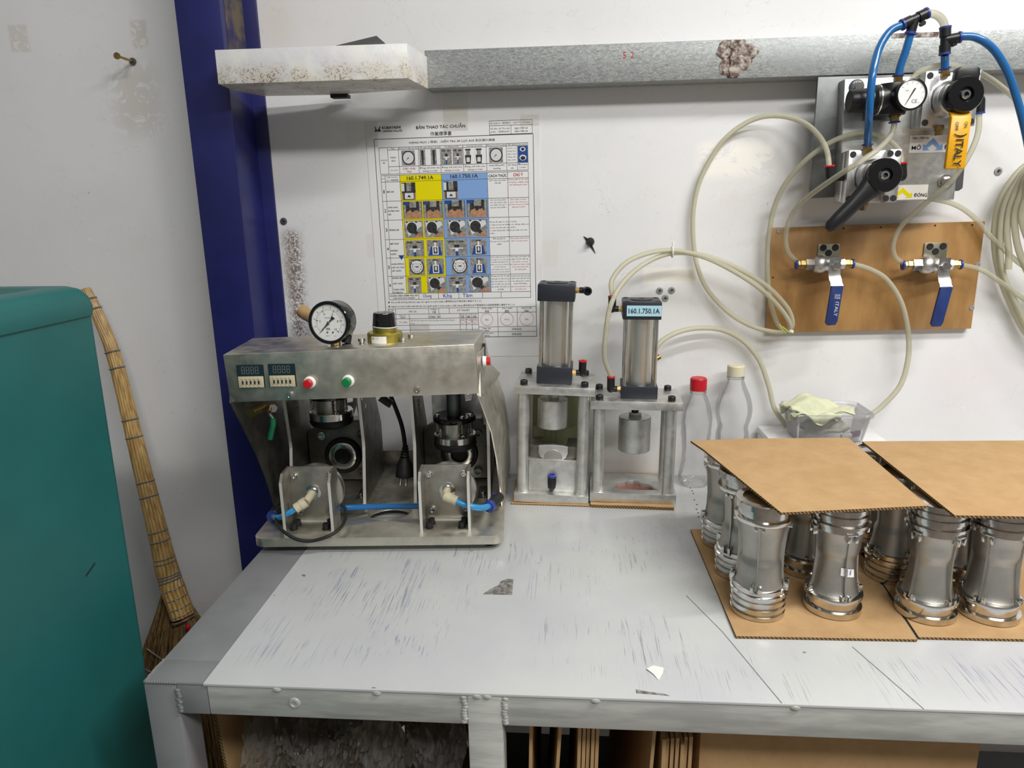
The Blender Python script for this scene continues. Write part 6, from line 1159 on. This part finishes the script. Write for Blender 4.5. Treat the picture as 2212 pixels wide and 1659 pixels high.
hose('clear_hose', 'short clear hose joining the two black tee fittings', [(0.5214, -0.122, 1.5672), (0.5361, -0.12, 1.5653), (0.548, -0.116, 1.5583), (0.5552, -0.112, 1.5478)], 0.0056, 'hose')
def tee(label, a, b, m, c, r=0.0078):
    a, b, m, c = (Vector(p) for p in (a, b, m, c)); t = thing('tee_fitting', label, 'fitting', tuple(m), group='tee fittings')
    bd = MB().cyl(a.lerp(b,.04), a.lerp(b,.36), r, n=18); bd.cyl(a.lerp(b,.34), a.lerp(b,.66), r*.82, n=18); bd.cyl(a.lerp(b,.64), a.lerp(b,.96), r, n=18); bd.cyl(m, m.lerp(c,.94), r*.9, n=18); bd.ball(m, r*.9, 14); ob('tee_body', bd, M['black'], t, world=True)
    for p, d in ((a, a-b), (b, b-a), (c, c-m)): ob('push_collar', MB().lathe([(r*.96,-.0030),(r*1.06,-.0022),(r*1.06,.0004),(r*.72,.0008)], p, d, 20), M['blue_collar'], t, world=True)
    ob('mount_eye', MB().cyl(m+Vector((.012,-.004,-.006)), m+Vector((.012,.004,-.006)), .0035, n=12), M['black'], t, world=True)
tee('upper black tee fitting feeding two blue tubes', (0.4872, -0.125, 1.5522), (0.5226, -0.122, 1.5677), (0.5049, -0.123, 1.5595), (0.5017, -0.122, 1.5399))
tee('right black tee fitting above the upper hand valve', (0.5549, -0.112, 1.5503), (0.5588, -0.112, 1.5123), (0.5577, -0.112, 1.5326), (0.5768, -0.115, 1.5351))
CP = [[(0.7508, -0.03, 1.3588), (0.7272, -0.028, 1.3318), (0.7149, -0.024, 1.2952), (0.7171, -0.02, 1.2422), (0.7317, -0.018, 1.1878), (0.7588, -0.016, 1.132), (0.8025, -0.016, 1.0671), (0.8566, -0.016, 1.0383), (0.9014, -0.016, 1.0667), (0.9242, -0.016, 1.1307), (0.931, -0.018, 1.1855), (0.9259, -0.02, 1.2391), (0.9066, -0.024, 1.2917), (0.8781, -0.028, 1.3287), (0.8436, -0.03, 1.3568), (0.7953, -0.03, 1.3708)],
      [(0.7487, -0.036, 1.3542), (0.7287, -0.036, 1.3242), (0.7177, -0.034, 1.2877), (0.7214, -0.03, 1.2349), (0.7351, -0.027, 1.1807), (0.7673, -0.024, 1.125), (0.8001, -0.024, 1.0767), (0.8491, -0.024, 1.0538), (0.8906, -0.024, 1.0763), (0.908, -0.024, 1.1239), (0.9185, -0.027, 1.1787), (0.9113, -0.03, 1.2322), (0.8936, -0.034, 1.2845), (0.8689, -0.036, 1.3214), (0.8397, -0.036, 1.3522), (0.7919, -0.036, 1.3683)],
      [(0.786, -0.046, 1.3656), (0.7458, -0.044, 1.351), (0.7301, -0.042, 1.3204), (0.723, -0.04, 1.2876), (0.7258, -0.038, 1.2503), (0.7347, -0.036, 1.216), (0.738, -0.036, 1.1876)],
      [(0.7414, -0.052, 1.3478), (0.7315, -0.052, 1.3092), (0.7286, -0.048, 1.2764), (0.741, -0.044, 1.2315), (0.7634, -0.04, 1.1892), (0.7931, -0.036, 1.1499), (0.8294, -0.036, 1.13), (0.8595, -0.036, 1.1493), (0.8716, -0.04, 1.188), (0.8755, -0.044, 1.2296), (0.8687, -0.048, 1.2741), (0.8505, -0.052, 1.307), (0.8286, -0.052, 1.3459), (0.7822, -0.052, 1.3653)],
      [(0.7387, -0.06, 1.3432), (0.7345, -0.06, 1.3054), (0.733, -0.058, 1.2801), (0.7447, -0.054, 1.2505), (0.7715, -0.05, 1.2126), (0.8112, -0.05, 1.1895), (0.8436, -0.05, 1.2117), (0.8533, -0.054, 1.2488), (0.8506, -0.058, 1.2781), (0.8387, -0.06, 1.3035), (0.8226, -0.06, 1.3414), (0.7776, -0.06, 1.3628)]]
for l, p in zip(('leftmost hanging loop of the coiled clear hose at the right edge', 'second hanging loop of the coiled clear hose at the right edge', 'cut hose end hanging inside the coil at the right edge', 'fourth hanging loop of the coiled clear hose at the right edge', 'rightmost visible loop of the coiled clear hose'), CP):
    tag(ob('coiled_hose', MB().tube(p, 0.0052, 12, 9, len(p) > 8), M['hose_old']), l, 'hose', 'coiled hoses')
t = thing('hose_peg', 'steel peg in the wall carrying the coiled clear hoses', 'peg', (0.8154, 0, 1.3643))
ob('peg_shank', MB().cyl((0,-.0004,-.004), (0,-0.075,-.002), 0.004), M['dark_steel'], t); ob('peg_head', MB().cyl((0,-0.075,-.002), (0,-0.078,-.002), 0.010), M['dark_steel'], t)
t = thing('cable_tie', 'white cable tie binding the two clear hoses over the press', 'cable tie', (0.1763, -0.063, 1.2265))
ob('strap', MB().tube([Vector((0.1764, -0.063, 1.2258))+Vector((0,.0085*math.cos(k*PI/7),.0085*math.sin(k*PI/7))) for k in range(14)], 0.0016, 6, 2, True), M['tie'], t, world=True); ob('tail', MB().bc(Vector((0.1769, -0.063, 1.2335))+Vector((.001,0,.003)), (.004,.004,.011)), M['tie'], t, 0.0008, world=True)
t = thing('twist_tie', 'yellow green wire twist tie at the lower corner of the plywood', 'twist tie', (0.3776, -0.05, 1.0896))
ob('wire_loop', MB().tube([(0.3646, -0.052, 1.0997), (0.3701, -0.054, 1.0903), (0.378, -0.05, 1.0839), (0.3698, -0.054, 1.0951), (0.3803, -0.052, 1.0867), (0.3873, -0.05, 1.0847)], 0.0012, 6, 6), mat('green_yellow_wire', (0.45,0.47,0.12), 0.4), t, world=True)
ob('end_clip', MB().bc((0.3877, -0.046, 1.0856), (.007,.007,.005)), M['tie'], t, 0.001, world=True)

flush_texts()
